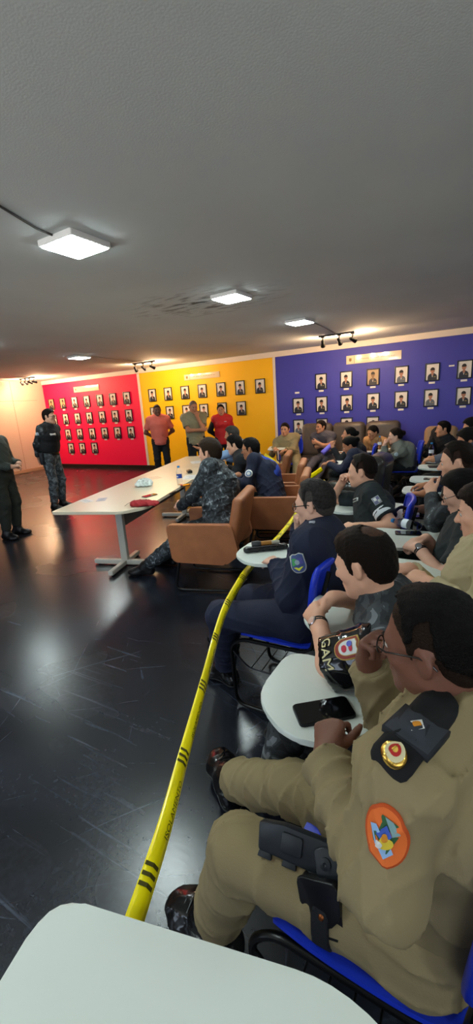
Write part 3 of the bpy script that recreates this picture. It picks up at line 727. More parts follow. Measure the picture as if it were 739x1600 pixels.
WALLS = {'red': [[-11.15, -10.65, -10.14, -9.64, -9.12, -8.62, -8.11], [-11.14, -10.63, -10.12, -9.63, -9.12, -8.62, -8.11], [-11.14, -10.63, -10.13, -9.61, -9.11, -8.61, -8.11], [-10.6, -10.11, -9.6]],
         'yellow': [[-7.23, -6.72, -6.2, -5.69, -5.17, -4.66, -4.15], [-7.23, -6.72, -6.2, -5.69, -5.17, -4.66]],
         'blue': [[-2.76, -2.24, -1.72, -1.2, -.67, -.15], [-3.27, -2.75, -2.23, -1.71, -1.19, -.67, -.14], [-3.27, -2.75, -2.23, -1.71]]}
ZR = [1.91, 1.455, 1.005, .585]; v = 0
ORD.append('eighth')
for col, rows in WALLS.items():
    for ri, xs in enumerate(rows):
        for ci, x in enumerate(xs):
            v += 1; rs = random.Random(v * 7)
            P_ = thing('portrait', 'framed officer portrait, %s from the left in the %s row on the %s wall' % (ORD[ci], ROW[ri], col), 'portrait', (x, D, ZR[ri] + (.0 if col != 'yellow' else .012)), 0, 'framed portraits on the %s wall' % col)
            if FRAME_ME is None: f = fq.build('frame', FR, P_); FRAME_ME = f.data
            else: link('frame', FRAME_ME, None, P_)
            tan = (col == 'blue' and ri == 0 and ci == 2) or (col == 'red' and ri == 0 and ci < 2)
            grey = (col == 'blue' and ((ri == 2 and ci == 0) or (ri == 0 and ci == 3) or (ri == 1 and ci == 5)))
            picture(v).build('picture', [PAT if tan else PAP, SUG if grey else SUI, PSK if not tan else mat('sepia face', '8a6a4c'), PHR, PAP, RIB], P_, smooth=False)
            if col != 'yellow':
                tag(MB().box((x, D-.004, ZR[ri]-.187), (.105, .008, .036), bev=.002).build('name_plate', PW), 'small white plate under the %s portrait in the %s row, %s wall' % (ORD[ci], ROW[ri], col), 'name plate', 'small white name plates under the portraits')
tag(MB().box((-3.29, D-.004, 1.72), (.10, .008, .036), bev=.002).build('name_plate', PW), 'lone white plate on blue wall with no portrait above it', 'name plate', 'small white name plates under the portraits')
tag(MB().box((-.36, D-.004, 1.99), (.09, .008, .026), bev=.002).build('name_plate', PW), 'lone white plate on blue wall between two top-row portraits', 'name plate', 'small white name plates under the portraits')
SG = mat('sign acrylic cream', 'e6d2b0', rough=.12, coat=.6); INK = mat('sign ink', '9a7f62', rough=.5)
for x0, x1, zc, h, col in ((-10.09, -9.09, 2.255, .15, 'red'), (-6.18, -5.18, 2.265, .13, 'yellow'), (-2.24, -1.21, 2.27, .16, 'blue')):
    S_ = thing('wall_sign', 'long cream sign above the portraits on the %s wall' % col, 'sign', ((x0+x1)/2, D, zc), 0, 'cream title signs above the portraits')
    w = x1 - x0
    MB().box((0, -.008, 0), (w, .016, h), bev=.003).build('panel', SG, S_)
    q = MB().box((-w/2+.16, -.0168, 0), (.006, .002, h*.9)); q.build('divider', mat('divider line', '7d5a40', rough=.5), S_)
    M = Matrix(((1, 0, 0, -w/2+.08), (0, 0, -1, -.0155), (0, 1, 0, 0), (0, 0, 0, 1)))
    MB().prism(shield(.05, .062), 0, .002, M).build('crest', mat('crest brown', '8a6a2c', rough=.5), S_)
    q = MB(); rs = random.Random(w); xx = -w/2 + .26
    while xx < w/2 - .12:      # the lettering is too small and washed out to read: thin ink strokes
        ww = rs.uniform(.012, .03); q.box((xx, -.0166, rs.uniform(-.002, .002)), (ww, .0015, .011)); xx += ww + (.006 if rs.random() > .2 else .022)
    q.build('lettering', INK, S_)
# ---------------------------------------------------------------- conference table (turned 16 degrees)
TOP = mat('table laminate cream', 'd9ccb2', rough=.32); EDGE = mat('table edge band', 'cfc6b0', rough=.4); LEG = mat('cream painted steel', 'cfcabc', rough=.4); MOD = mat('grey modesty panel', '6f655c', rough=.6)
TA = math.radians(16); tX = A3(math.cos(TA), math.sin(TA), 0); tY = A3(-math.sin(TA), math.cos(TA), 0); T0 = A3(-3.28, 2.37, 0)
def TP(u, v, z=0): return T0 + tX * u + tY * v + UP * z      # u across from the left edge, v along from the near end
TW, TLn, TH = .86, 3.7, .75
tb = thing('conference_table', 'long cream meeting table with steel T-legs in the middle of the room', 'table', T0, TA)
poly = rounded([(0, 0), (.70, 0), (TW, .17), (TW, TLn-.17), (.70, TLn), (.0, TLn)], [.03, .05, .05, .05, .05, .03], 4)
MB().prism(poly, TH-.028, TH, bev=.004).build('tabletop', [TOP], tb)
for v in (.61, 2.5):
    q = MB(); q.box((.33, v, .385), (.075, .055, .67), bev=.006); q.box((.40, v, .705), (.5, .06, .03), bev=.004)
    lg = q.build('leg', LEG, tb)
    q = MB(); q.box((.33, v, .035), (.72, .055, .05), bev=.008); q.box((.33, v - .02, .036), (.053, .62, .046), bev=.008); q.build('foot_bar', LEG, lg)
    q = MB()
    for u, w in ((.02, 0), (.64, 0), (.33, -.28), (.33, .26)): q.lathe([(.018, -.01), (.02, -.005), (.02, 0), (.012, .01)], (u, v + w, .01), 12)
    q.build('foot_pad', mat('black rubber', '151515', rough=.6), lg)
MB().box((.36, 1.555, .57), (.02, 1.83, .28), bev=.003).build('modesty_panel', MOD, tb)
# ---------------------------------------------------------------- brown armchairs on a black sled frame
BRN = mat('brown vinyl', 'a0623c', rough=.5, bump=.12, bscale=90, var=.1); BLK = mat('black tube steel', '0c0c0d', rough=.28, metal=.4)
def armchair(x, y, deg, lb):
    T = thing('armchair', lb, 'chair', (x, y, 0), math.radians(deg - 90), 'brown vinyl armchairs at the meeting table')
    MB().box((0, .02, .40), (.50, .54, .11), bev=.03, seg=4).build('seat', BRN, T)
    R = Matrix.Rotation(math.radians(12), 3, 'X')
    q = MB(); q.box((0, -.285, .63), (.60, .09, .46), R, .035, 4); q.build('backrest', BRN, T)
    for s in (-1, 1):
        q = MB(); M = Matrix(((0, 0, 1, s*.29 - .03), (1, 0, 0, 0), (0, 1, 0, 0), (0, 0, 0, 1)))
        q.prism(rounded([(.27, .31), (.30, .64), (-.27, .64), (-.32, .38), (-.20, .29)], .035, 4), 0, .065, M, .014, 3); q.build('armrest', BRN, T)
    for s in (-1, 1):
        q = MB(); q.tube(bend([(s*.20, -.12, .345), (s*.235, .23, .33), (s*.245, .30, .02), (s*.235, -.26, .02), (0, -.30, .02)] , .07), .0125, 10); q.build('leg', BLK, T)
    q = MB(); q.tube([(-.2, -.1, .343), (.2, -.1, .343)], .012, 8); q.tube([(-.21, .12, .338), (.21, .12, .338)], .012, 8); q.build('crossbar', BLK, T)
    return T
# ---------------------------------------------------------------- student chairs with a writing tablet
PLB = mat('blue plastic', '1a35c0', rough=.35); TAB = mat('tablet laminate', 'd6dcd4', rough=.3, spec=.4); TBE = mat('tablet edge', 'b9c0b8', rough=.4)
def student_chair():
    T = thing('student_chair', 'x', 'chair', (0, 0, 0), 0, 'blue student chairs with white writing tablets')
    SH = .15
    q = MB(); n = 9; bm = q.bm
    def curved(fn, nu, nv, th):
        a = [[bm.verts.new(fn(i/nu, j/nv, 0)) for j in range(nv+1)] for i in range(nu+1)]; b = [[bm.verts.new(fn(i/nu, j/nv, th)) for j in range(nv+1)] for i in range(nu+1)]
        for i in range(nu):
            for j in range(nv):
                bm.faces.new((a[i][j], a[i+1][j], a[i+1][j+1], a[i][j+1])); bm.faces.new((b[i][j], b[i][j+1], b[i+1][j+1], b[i+1][j]))
        for i in range(nu): bm.faces.new((a[i][0], b[i][0], b[i+1][0], a[i+1][0])); bm.faces.new((a[i][nv], a[i+1][nv], b[i+1][nv], b[i][nv]))
        for j in range(nv): bm.faces.new((a[0][j], a[0][j+1], b[0][j+1], b[0][j])); bm.faces.new((a[nu][j], b[nu][j], b[nu][j+1], a[nu][j+1]))
    def sq(u, v, w, l): # rounded outline: superellipse mapping of the unit square
        x, y = 2*u-1, 2*v-1; return x*math.sqrt(1-.18*y*y*abs(y))*w/2, y*math.sqrt(1-.18*x*x*abs(x))*l/2
    def seat(u, v, t):
        x, y = sq(u, v, .41, .44); return (x, y + SH, .435 - t + .012*(x/.2)**2 - .03*max(0, (y-.12)/.1)**2*.6 + .02*max(0, (-y-.12)/.1)**2)
    curved(seat, 12, 12, .014); q.build('seat', PLB, T, angle=60)
    q = MB(); bm = q.bm
    def back(u, v, t):
        x, z = sq(u, v, .43, .30); return (x, SH - .235 + .035*(x/.2)**2 - .10*z - t, .71 + z)
    curved(back, 12, 8, .016); ring = [back(u, 0, .008) for u in np.linspace(.02, .98, 12)] + [back(1, v, .008) for v in np.linspace(.06, .94, 8)] + [back(u, 1, .008) for u in np.linspace(.98, .02, 12)] + [back(0, v, .008) for v in np.linspace(.94, .06, 8)]; q.tube(ring, .017, 10, True); q.build('backrest', PLB, T, angle=60)
    q = MB(); r = .011
    for s in (-1, 1):
        q.tube(bend([(s*.17, -.27, .84), (s*.185, -.215, .60), (s*.195, -.19, .415), (s*.195, .19, .405), (s*.205, .25, .36), (s*.215, .235, .015), (s*.215, -.27, .015), (s*.20, -.20, .40)], .06), r, 9)
    q.tube([(-.195, .15, .405), (.195, .15, .405)], r*.9, 8); q.tube([(-.195, -.15, .41), (.195, -.15, .41)], r*.9, 8); q.tube([(-.215, -.26, .02), (.215, -.26, .02)], r*.9, 8)
    bmesh.ops.translate(q.bm, verts=q.bm.verts[:], vec=(0, SH, 0)); q.build('frame', BLK, T)
    q = MB()
    for y in np.linspace(-.16, .14, 6): q.tube([(-.208, y, .25), (.208, y, .25)], .0035, 6)
    for s in (-1, 1): q.tube(bend([(s*.208, .24, .33), (s*.208, .15, .25), (s*.208, -.22, .25)], .03), .005, 6)
    bmesh.ops.translate(q.bm, verts=q.bm.verts[:], vec=(0, SH, 0)); q.build('book_rack', BLK, T)
    q = MB(); q.tube(bend([(.20, -.06, .41), (.285, -.06, .43), (.285, -.05, .695), (.30, .28, .695), (.2, .40, .695)], .05), r, 9); q.tube([(.29, .05, .695), (.12, .36, .695)], r*.8, 8); q.build('tablet_arm', BLK, T)
    poly = rounded([(.42, .56), (.15, .56), (.045, .41), (.075, .28), (.24, .16), (.245, -.10), (.34, -.10), (.42, .03)], [.07, .08, .09, .06, .07, .03, .03, .08], 5)
    MB().prism(poly, .708, .727, bev=.004).build('tablet', [TAB], T)
    return T
SC0 = student_chair(); SCN = [0]
def chair(x, y, deg, lb, tablet=True, mirror=False):
    T = SC0 if SCN[0] == 0 else copy_tree(SC0)
    SCN[0] += 1; T.location = (x, y, 0); T.rotation_euler = (0, 0, math.radians(deg - 90)); T['label'] = lb
    return T
# ---------------------------------------------------------------- sofas along the blue wall
SOF = mat('brown leather', '50463f', rough=.42, bump=.15, bscale=40, var=.15); SOD = mat('dark leather', '26221f', rough=.3, bump=.12, bscale=50, var=.15); SOT = mat('tan leather', '9a7a5a', rough=.4, bump=.1, bscale=50)
def sofa(name, lb, x0, x1, yb, m, seats, hb=1.0, armh=.62, deg=0, cat='sofa', am=None):
    w = x1 - x0; T = thing(name, lb, cat, ((x0+x1)/2, yb, 0), math.radians(deg))
    MB().box((0, -.42, .18), (w, .80, .24), bev=.03, seg=3).build('base', m, T)
    cw = (w - .36) / seats
    for i in range(seats):
        cx = -w/2 + .18 + cw*(i+.5)
        MB().box((cx, -.48, .37), (cw-.01, .70, .17), bev=.06, seg=4).build('seat_cushion', m, T)
        MB().box((cx, -.14, .70 + (hb-1)/2), (cw-.01, .24, .62 + (hb-1)), Matrix.Rotation(math.radians(-8), 3, 'X'), .10, 5).build('back_cushion', m, T)
    for s in (-1, 1):
        q = MB(); q.box((s*(w/2-.10), -.45, armh/2+.02), (.20, .82, armh-.04), bev=.085, seg=5); q.build('armrest', am or m, T)
    q = MB()
    for sx in (-1, 1):
        for sy in (-.1, -.74): q.lathe([(.02, 0), (.026, .01), (.026, .07)], (sx*(w/2-.12), sy, 0), 12)
    q.build('leg', mat('black rubber', '151515', rough=.6), T)
    return T
sofa('sofa', 'brown leather sofa against the blue wall under the portraits', -3.25, -.95, 8.55, SOF, 3, 1.08, .66, am=SOD)
sofa('leather_armchair', 'tan leather armchair by the blue wall at the right', -.88, .02, 8.2, SOT, 1, .98, .55, cat='armchair')
sofa('leather_armchair', 'black leather armchair with rounded back between the seated audience, no one in it', -.44, .44, .40, mat('grey black leather', '35322f', rough=.24, bump=.08, bscale=40), 1, .95, .56, cat='armchair')
_a = bpy.data.objects['leather_armchair.001']; _a.location = (-.74, 4.75, 0); _a.rotation_euler = (0, 0, math.radians(-95))
armchair(-1.99, 3.02, 196, 'brown armchair under the man in grey camouflage, nearest of the four'); armchair(-1.80, 4.08, 196, 'brown armchair under the man in the blue and navy jacket')
armchair(-2.10, 4.80, 196, 'brown armchair under the man in the black jacket'); armchair(-2.62, 5.62, 196, 'brown armchair furthest along the table under the man in light blue')
# ---------------------------------------------------------------- uniform cloth and hair
KH = mat('khaki twill', '8a7a58', rough=.85, bump=.15, bscale=300, var=.06, vscale=5); BLKC = mat('black cloth', '101116', rough=.85, bump=.2, bscale=250)
NAVY = mat('navy cloth', '161c33', rough=.85, bump=.2, bscale=250, var=.1); DKG = mat('dark slate cloth', '1c2426', rough=.85, bump=.2, bscale=250, var=.1)
def hmat(n, c, **k): return mat(n, c, rough=.5, bump=.7, bscale=320, spec=.12, **k)
HBK = hmat('black hair', '0b0908'); HBR = hmat('dark brown hair', '170f0a'); HGR = hmat('greying hair', '2b2827', var=.45, vscale=90)
HSD = hmat('cropped side hair', '30211a', var=.25, vscale=120); HSDK = hmat('cropped dark side hair', '17100c'); HSG = hmat('cropped grey side hair', '45403d', var=.25, vscale=120)
LEA = mat('black polished leather', '0a0a0b', rough=.2, coat=.3); LEAM = mat('black leather', '121113', rough=.35); RUB = mat('black rubber', '151515', rough=.6); STEEL = mat('steel', 'b9b9bd', rough=.25, metal=1); GOLD = mat('gold metal', 'c8a04a', rough=.25, metal=1)
POLY = mat('holster polymer', '20242a', rough=.38); WHT = mat('white thread', 'd9dade', rough=.6); LIP = mat('lips', '9a5a4c', rough=.4); LIPD = mat('lips dark', '6b3a30', rough=.4); GLF = mat('dark metal frame', '3a3634', rough=.25, metal=.8)
CAMG = camo_mat('grey camouflage', ['15181b', '24292d', '3f464c', '858c90'], 20, thr=(.43, .53, .63)); CAMD = camo_mat('dark camouflage', ['121416', '22262a', '3a3f42', '6f757a'], 9, thr=(.42, .54, .64)); CAMB = camo_mat('blue grey camouflage', ['2a2e32', '3d4348', '5a6268', '757c82'], 15, thr=(.42, .52, .62))
PC = lambda n, c, r=.75: mat('patch ' + n, c, rough=r, bump=.1, bscale=400)
def sit(label, tone, head, pel, hip, face, L, R, LF, RF, sh, tr, hair=('short', HBK, .012, None), chest=None, sl='long', shoe=LEAM, tuck=False, s=.97, g=1.05, h=.009, group=None, bow=.03, kL=None, kR=None, fem=False, belly=0, iris='2a1a10', tt=.013, glasses=False, bald=0, fold=.006, brow=HBK, shname='shirt', front=0, lip=LIP, shrug=0):
    b = Body(pelvis=pel, head=head, hip=hip, face=face, L=L, R=R, LF=LF, RF=RF, s=s, g=g, h=h, chest=chest, bow=bow, kL=kL, kR=kR, fem=fem, belly=belly, shrug=shrug)
    p = Person(label, b, tone, group)
    p.shirt(sh, tt, sl, tuck, fold=fold, name=shname, seed=len(label)); p.trousers(tr, .012, .02, 1.88, seed=len(label) + 1)
    p.shoes(shoe, .13 if shoe is not None else 0)
    p.hair(hair[1], hair[2], hair[0], hair[3], .004, front, bald); p.eyes(iris); p.brows(brow); p.lips(lip)
    if glasses: p.glasses(GLF)
    return p
H_ = lambda w, d=None, n=None, curl=30, e=None, thumb=25: {k: v for k, v in dict(w=w, d=d, n=n, curl=curl, e=e, thumb=thumb).items() if v is not None}
# ---- the officer in khaki in front
bA = Body(pelvis=(-.03, .775, .515), head=(-.035, .825, 1.105), hip=176, face=(166, 10, 0), h=.0065, g=1.14, bow=.035, s=.95, chest=155, shrug=.01,
    L=dict(w=(-.235, .755, .80), el=(-.078, .56, .785), d=(-.16, .75, .35), n=(.35, .25, -.8), curl=72, thumb=45), R=dict(w=(-.188, .955, .945), e=(-.17, 1.0, .70), d=(.15, -.2, .95), n=(.75, -.45, -.25), curl=62, thumb=15),
    LF=((-.565, .70, .11), 172), RF=((-.77, 1.14, .115), 135, -6), kL=(-.50, .66, .80), kR=(-.45, .98, .85))
pA = Person('seated officer in khaki uniform with orange oval shoulder patch, hand on chin', bA, 'brown')
pA.shirt(KH, .018, 'long', fold=.009, name='shirt'); pA.trousers(KH, .015, .034, 1.84, fold=.008)
pA.shoes(LEA, .11, RUB, t=.014); pA.laces(LEAM, 'R'); pA.laces(LEAM, 'L')
pA.hair(HBK, .006, 'fade', hmat('faded side hair', '21160f'), .003); pA.eyes(); pA.brows(HBK); pA.lips(LIPD); pA.glasses(GLF); pA.belt(LEAM, .026, .0, .05)
# ---- the balding man in camouflage, leaning his elbow on the tablet before him
bB = Body(pelvis=(-.09, 1.33, .50), head=(-.275, 1.32, 1.06), hip=180, face=(168, 18, 0), h=.0065, g=1.1, bow=.06, s=.97, chest=185,
    L=dict(w=(-.445, 1.335, .80), el=(-.34, 1.14, .775), d=(-.6, .75, .1), n=(.5, .5, -.6), curl=60, thumb=30), R=dict(w=(-.43, 1.49, .825), e=(-.2, 1.75, .72), d=(-.7, -.7, -.25), n=(.3, -.3, -.9), curl=45, thumb=20),
    LF=((-.62, 1.22, .085), 180), RF=((-.6, 1.5, .085), 170))
pB = Person('balding man in black camouflage shirt with shield badge on the sleeve, hands clasped', bB, 'light')
pB.shirt(CAMD, .015, 'half', fold=.006); pB.trousers(CAMD, .013); pB.shoes(LEAM, .14)
pB.hair(HBR, .006, 'short', hmat('thinning brown hair', '4d3528', var=.3, vscale=110), .0035, .012, .042); pB.eyes(); pB.brows(HBR); pB.lips(LIP)
# ---- the man in navy with glasses
bC = Body(pelvis=(-.70, 1.87, .52), head=(-.67, 1.99, 1.075), hip=182, face=(176, 8, 0), h=.0065, g=1.12, bow=.03, s=.98, chest=176,
    L=dict(w=(-.86, 1.93, .745), e=(-.70, 1.72, .66), d=(-.9, .5, 0), n=(.1, .1, -1), curl=25), R=dict(w=(-.80, 2.12, .90), e=(-.70, 2.3, .62), d=(.05, -.25, .95), n=(.8, -.5, 0), curl=75, thumb=40),
    LF=((-1.16, 1.80, .09), 165), RF=((-1.32, 2.10, .09), 165), kL=(-1.15, 1.60, .9), kR=(-1.05, 2.05, .9))
pC = Person('man in navy uniform and glasses, fist raised to his mouth', bC, 'fair')
pC.shirt(NAVY, .018, 'long', False, fold=.007, name='jacket'); pC.trousers(NAVY, .015, .02, 1.9); pC.shoes(LEA, .1, RUB)
pC.hair(HGR, .008, 'fade', HSG, .004); pC.eyes(); pC.brows(HBR); pC.lips(LIP); pC.glasses(GLF, .022, .002)
# ---- the man with the white armband
bD = Body(pelvis=(-.58, 3.08, .52), head=(-.70, 3.2, 1.035), hip=185, face=(184, 6, 0), h=.008, g=1.05, bow=.03, s=.98, chest=200,
    L=dict(w=(-.66, 2.84, .70), e=(-.42, 2.75, .55), d=(-.8, .3, 0), n=(0, .2, -1), curl=30), R=dict(w=(-.86, 3.22, .93), e=(-.85, 3.5, .60), d=(.35, -.25, .85), n=(.7, -.5, 0), curl=70, thumb=40),
    LF=((-1.20, 2.98, .27), 185, 25), RF=((-1.0, 3.12, .09), 190), kL=(-1.0, 2.93, 1.2), kR=(-1.05, 3.2, .9))
pD = Person('man with faded haircut in dark uniform with white armband, hand at his chin', bD, 'light')
pD.shirt(DKG, .015, 'short', fold=.006); pD.trousers(mat('charcoal cloth', '14181a', rough=.85), .014); pD.shoes(LEAM, .13)
pD.hair(HBR, .012, 'fade', HSD, .004); pD.eyes('4a5a60'); pD.brows(HBR); pD.lips(LIP)
# ---------------------------------------------------------------- the rest of the audience (right column)
DKT = mat('charcoal cloth', '14181a', rough=.85)
SK = lambda x, y, z=.09: ((x, y, z), 180)
pN = sit('person with dark hair and glasses in a dark shirt, hands clasped beside a white tablet', 'fair', (-.01, 2.47, 1.06), (-.05, 2.38, .52), 180, (178, 22, 0),
    H_((-.20, 2.32, .775), (-.7, .6, 0), (.3, .3, -.8), 50, (.02, 2.05, .60)), H_((-.17, 2.45, .79), (-.75, -.5, 0), (0, -.4, -.8), 40), SK(-.45, 2.28), SK(-.45, 2.48), DKG, DKT, ('short', HBK, .010, None), sl='short', glasses=True)
pM = sit('young man with faded hair in dark camouflage, elbow on a white tablet', 'light', (-.06, 3.06, 1.135), (-.03, 2.90, .53), 180, (182, 10, 0),
    H_((-.19, 2.94, .93), (-.3, .5, .7), (.5, .5, -.2), 40, (-.45, 2.6, .6)), H_((-.25, 3.15, .78), (-.9, .1, 0), (0, 0, -1), 30), SK(-.45, 2.85), SK(-.45, 3.05), CAMD, DKT, ('fade', HBR, .011, HSD), s=1.0, g=1.1, chest=190)
pO = sit('man at the right edge in a light khaki shirt', 'light', (.075, 2.0, 1.085), (-.0, 1.84, .52), 180, (176, 12, 0),
    H_((-.10, 1.74, .83), (-.8, .3, .2), (0, .3, -.9), 55, (.1, 1.45, .7)), H_((-.2, 1.95, .8), (-.9, 0, 0), (0, 0, -1), 30), SK(-.4, 1.74), SK(-.4, 1.94), mat('light khaki twill', 'b0a27e', rough=.85, bump=.15, bscale=300), KH, ('short', HBR, .010, HSD), g=1.15)
pZ = sit('person in a navy jacket mostly hidden behind the young man in camouflage', 'tan', (-.0, 4.25, 1.13), (-.03, 3.80, .53), 180, (185, 12, 0),
    H_((-.30, 3.66, .775), (-.9, .1, 0), (0, 0, -1), 35, (-.05, 3.45, .6)), H_((-.3, 4.0, .78), (-.9, -.1, 0), (0, 0, -1), 30), SK(-.45, 3.7), SK(-.45, 3.9), NAVY, DKT, shname='jacket')
pL = sit('man with short dark hair at the right edge behind the others', 'warm', (.02, 5.85, 1.12), (-.02, 5.62, .53), 180, (186, 10, 0),
    H_((-.36, 5.52, .78), (-.9, .1, 0), (0, 0, -1), 35, (-.1, 5.3, .6)), H_((-.35, 5.75, .78), (-.9, -.1, 0), (0, 0, -1), 30), SK(-.45, 5.55), SK(-.45, 5.75), mat('grey shirt cloth', '5a5c66', rough=.85), DKT)
pK = sit('dark-haired man in black jacket leaning back in the tan armchair', 'warm', (-.36, 7.25, 1.0), (-.42, 7.72, .47), 215, (198, 2, 0),
    H_((-.62, 7.05, .66), (-.8, -.2, -.1), (.2, .3, -.9), 45), H_((-.70, 7.16, .66), (-.7, -.5, 0), (.2, -.4, -.8), 45), ((-.80, 6.75, .09), 210), ((-.95, 6.95, .09), 205), BLKC, DKT, ('short', HBK, .009, None), bow=.05, shname='jacket')
# ---- women and men in the far seats
HAI = lambda st='bun': (st, HBK, .012, None)
pE = sit('dark-haired woman in dark uniform drinking from the purple bottle', 'tan', (-1.60, 6.42, 1.02), (-1.42, 6.40, .50), 190, (192, -4, 0),
    H_((-1.78, 6.18, .86), (-.3, .2, .85), (.3, .75, .2), 60, (-1.6, 6.1, .6)), H_((-1.75, 6.55, .72), (-.9, 0, 0), (0, 0, -1), 30), ((-1.85, 6.25, .08), 190), ((-1.85, 6.45, .08), 190), BLKC, DKT, HAI(), fem=True, s=.92, brow=HBK)
pF = sit('woman with dark hair in a bun looking down, in dark uniform with white chest tag', 'tan', (-1.36, 5.50, .965), (-1.18, 5.36, .50), 185, (195, 26, 0),
    H_((-1.58, 5.26, .76), (-.9, .2, -.1), (0, .2, -.9), 35, (-1.25, 5.0, .6)), H_((-1.58, 5.50, .75), (-.9, -.1, 0), (0, 0, -1), 30), ((-1.6, 5.25, .08), 185), ((-1.6, 5.45, .08), 185), NAVY, DKT, HAI(), fem=True, s=.92, bow=.05)
TANU = mat('tan uniform cloth', 'a87e52', rough=.85, var=.05); GRNU = mat('grey green cloth', '6d7068', rough=.85, var=.06); GREU = mat('grey uniform cloth', '4f4c55', rough=.85, var=.06)
pG = sit('woman in a tan uniform on the sofa with eyes lowered', 'warm', (-1.50, 7.70, .935), (-1.42, 8.0, .45), 250, (232, 18, 0),
    H_((-1.30, 7.55, .68), (-.8, -.3, -.1), (.2, -.2, -.9), 30), H_((-1.62, 7.62, .62), (.3, -.6, 0), (0, 0, -1), 30), ((-1.5, 7.3, .08), 250), ((-1.72, 7.35, .08), 250), TANU, TANU, HAI('long'), fem=True, s=.93, bow=.05)
pH = sit('woman in grey green uniform with a hair bun, hands raised to her mouth', 'fair', (-.97, 6.65, .965), (-.82, 6.78, .50), 190, (196, 6, 0),
    H_((-1.10, 6.50, .84), (.1, .15, .95), (.75, .3, 0), 70, (-.95, 6.35, .5)), H_((-1.12, 6.68, .84), (.1, -.15, .95), (.75, -.3, 0), 70), ((-1.2, 6.6, .08), 190), ((-1.2, 6.8, .08), 190), GRNU, DKT, ('bun', HBR, .010, None), fem=True, s=.94, bow=.06)
pI = sit('man in grey uniform on the sofa with folded arms and crossed legs', 'warm', (-2.49, 7.85, 1.05), (-2.42, 8.08, .46), 262, (238, 0, 0),
    H_((-2.50, 7.68, .77), (-.9, -.1, .1), (.1, .9, 0), 35, (-2.1, 7.75, .6)), H_((-2.30, 7.66, .73), (.9, -.1, 0), (.1, .9, 0), 35, (-2.75, 7.75, .6)), ((-2.45, 7.25, .085), 255), ((-2.55, 7.05, .30), 240), GREU, GREU, ('short', HBR, .008, HSD), sl='half', kR=(-2.55, 7.4, .95), kL=(-2.35, 7.4, .9), lip=LIPD)
pJ = sit('young man in khaki uniform seated by the yellow and blue wall corner', 'warm', (-3.05, 7.42, 1.05), (-2.98, 7.52, .50), 290, (275, 0, 0),
    H_((-2.92, 7.10, .70), (-.3, -.7, 0), (0, 0, -1), 35), H_((-3.10, 7.05, .74), (.3, -.7, 0), (0, 0, -1), 35), ((-2.68, 6.95, .09), 290), ((-2.95, 6.85, .09), 285), KH, KH, ('short', HBR, .010, HSD), s=.97)
# ---- at the meeting table
pU = sit('man in grey camouflage uniform seated in the nearest brown armchair', 'light', (-2.12, 3.30, 1.165), (-1.93, 3.08, .53), 196, (186, 6, 0),
    H_((-2.38, 3.10, .67), (-.7, .5, 0), (.3, .4, -.8), 50, (-1.95, 2.75, .75)), H_((-2.40, 3.25, .70), (-.6, -.6, 0), (0, -.4, -.8), 45), ((-2.72, 2.90, .09), 196), ((-2.66, 3.2, .09), 196), CAMG, CAMG, ('short', hmat('mid brown hair', '2c1f15'), .014, HSD), s=1.02, g=1.12, kL=(-2.45, 3.0, .9), shname='jacket', fold=.009)
pW = sit('balding man in navy jacket with blue back panel and round sleeve badge', 'tan', (-2.16, 4.22, 1.085), (-1.85, 4.10, .53), 196, (192, 8, 0),
    H_((-2.30, 3.98, .77), (-.9, -.2, 0), (0, 0, -1), 30, (-1.95, 3.75, .6)), H_((-2.35, 4.25, .78), (-.9, -.2, 0), (0, 0, -1), 30), ((-2.3, 3.9, .09), 196), ((-2.35, 4.1, .09), 196), NAVY, DKT, ('short', HBK, .008, HSDK), glasses=True, bow=.05, shname='jacket', front=.02, chest=205)
pV = sit('young man with short dark hair in a black jacket leaning over the table', 'light', (-2.58, 4.60, 1.09), (-2.16, 4.78, .53), 196, (200, 12, 0),
    H_((-2.72, 4.42, .79), (-.9, -.1, 0), (0, 0, -1), 30, (-2.3, 4.3, .6)), H_((-2.80, 4.72, .79), (-.9, -.3, 0), (0, 0, -1), 30), ((-2.6, 4.55, .09), 196), ((-2.65, 4.75, .09), 196), BLKC, DKT, ('short', HBK, .010, None), bow=.06, shname='jacket')
pX = sit('grey-haired man in a light blue shirt at the end of the table, one hand out', 'tan', (-3.05, 5.38, 1.15), (-2.68, 5.60, .53), 196, (196, 5, 0),
    H_((-3.28, 4.98, 1.00), (-.8, -.4, .1), (-.3, .3, .8), 8, (-2.9, 5.0, .7)), H_((-3.25, 5.5, .80), (-.9, -.3, 0), (0, 0, -1), 25), ((-3.1, 5.4, .09), 196), ((-3.1, 5.6, .09), 196), mat('light blue cotton', '7f9cc4', rough=.8), DKT, ('short', hmat('salt and pepper hair', '3c3733', var=.5, vscale=90), .012, None), bow=.06)
# ---- standing figures
def stand(label, tone, head, base, hip, face, L, R, sh, tr, hair, sl='long', s=1.0, g=1.0, fem=False, tuck=True, boots=.14, feet=.11, turn=12, chest=None, glasses=False, belly=0, shname='shirt', seed=3, h=.009, hem=None):
    F = hd(hip); Lf = np.cross(UP, F); B = A3(*base)
    b = Body(pelvis=B + UP * .93 * s, head=head, hip=hip, face=face, L=L, R=R, LF=(B + Lf*feet + UP*.08, hip + turn), RF=(B - Lf*feet + UP*.08, hip - turn), s=s, g=g, fem=fem, chest=chest, bow=.0, h=h, belly=belly)
    p = Person(label, b, tone); p.shirt(sh, .013, sl, tuck, name=shname, seed=seed, fold=.005, hem=hem); p.trousers(tr, .014, .022, 1.87 if boots else 1.93, seed=seed + 1, stand=True)
    p.shoes(LEAM, boots, name='boot' if boots else 'shoe'); p.hair(hair[1], hair[2], hair[0], hair[3], .004); p.eyes(); p.brows(HBK); p.lips(LIP)
    if glasses: p.glasses(GLF)
    if tuck: p.belt(LEAM, .022, .05, .05)
    return p
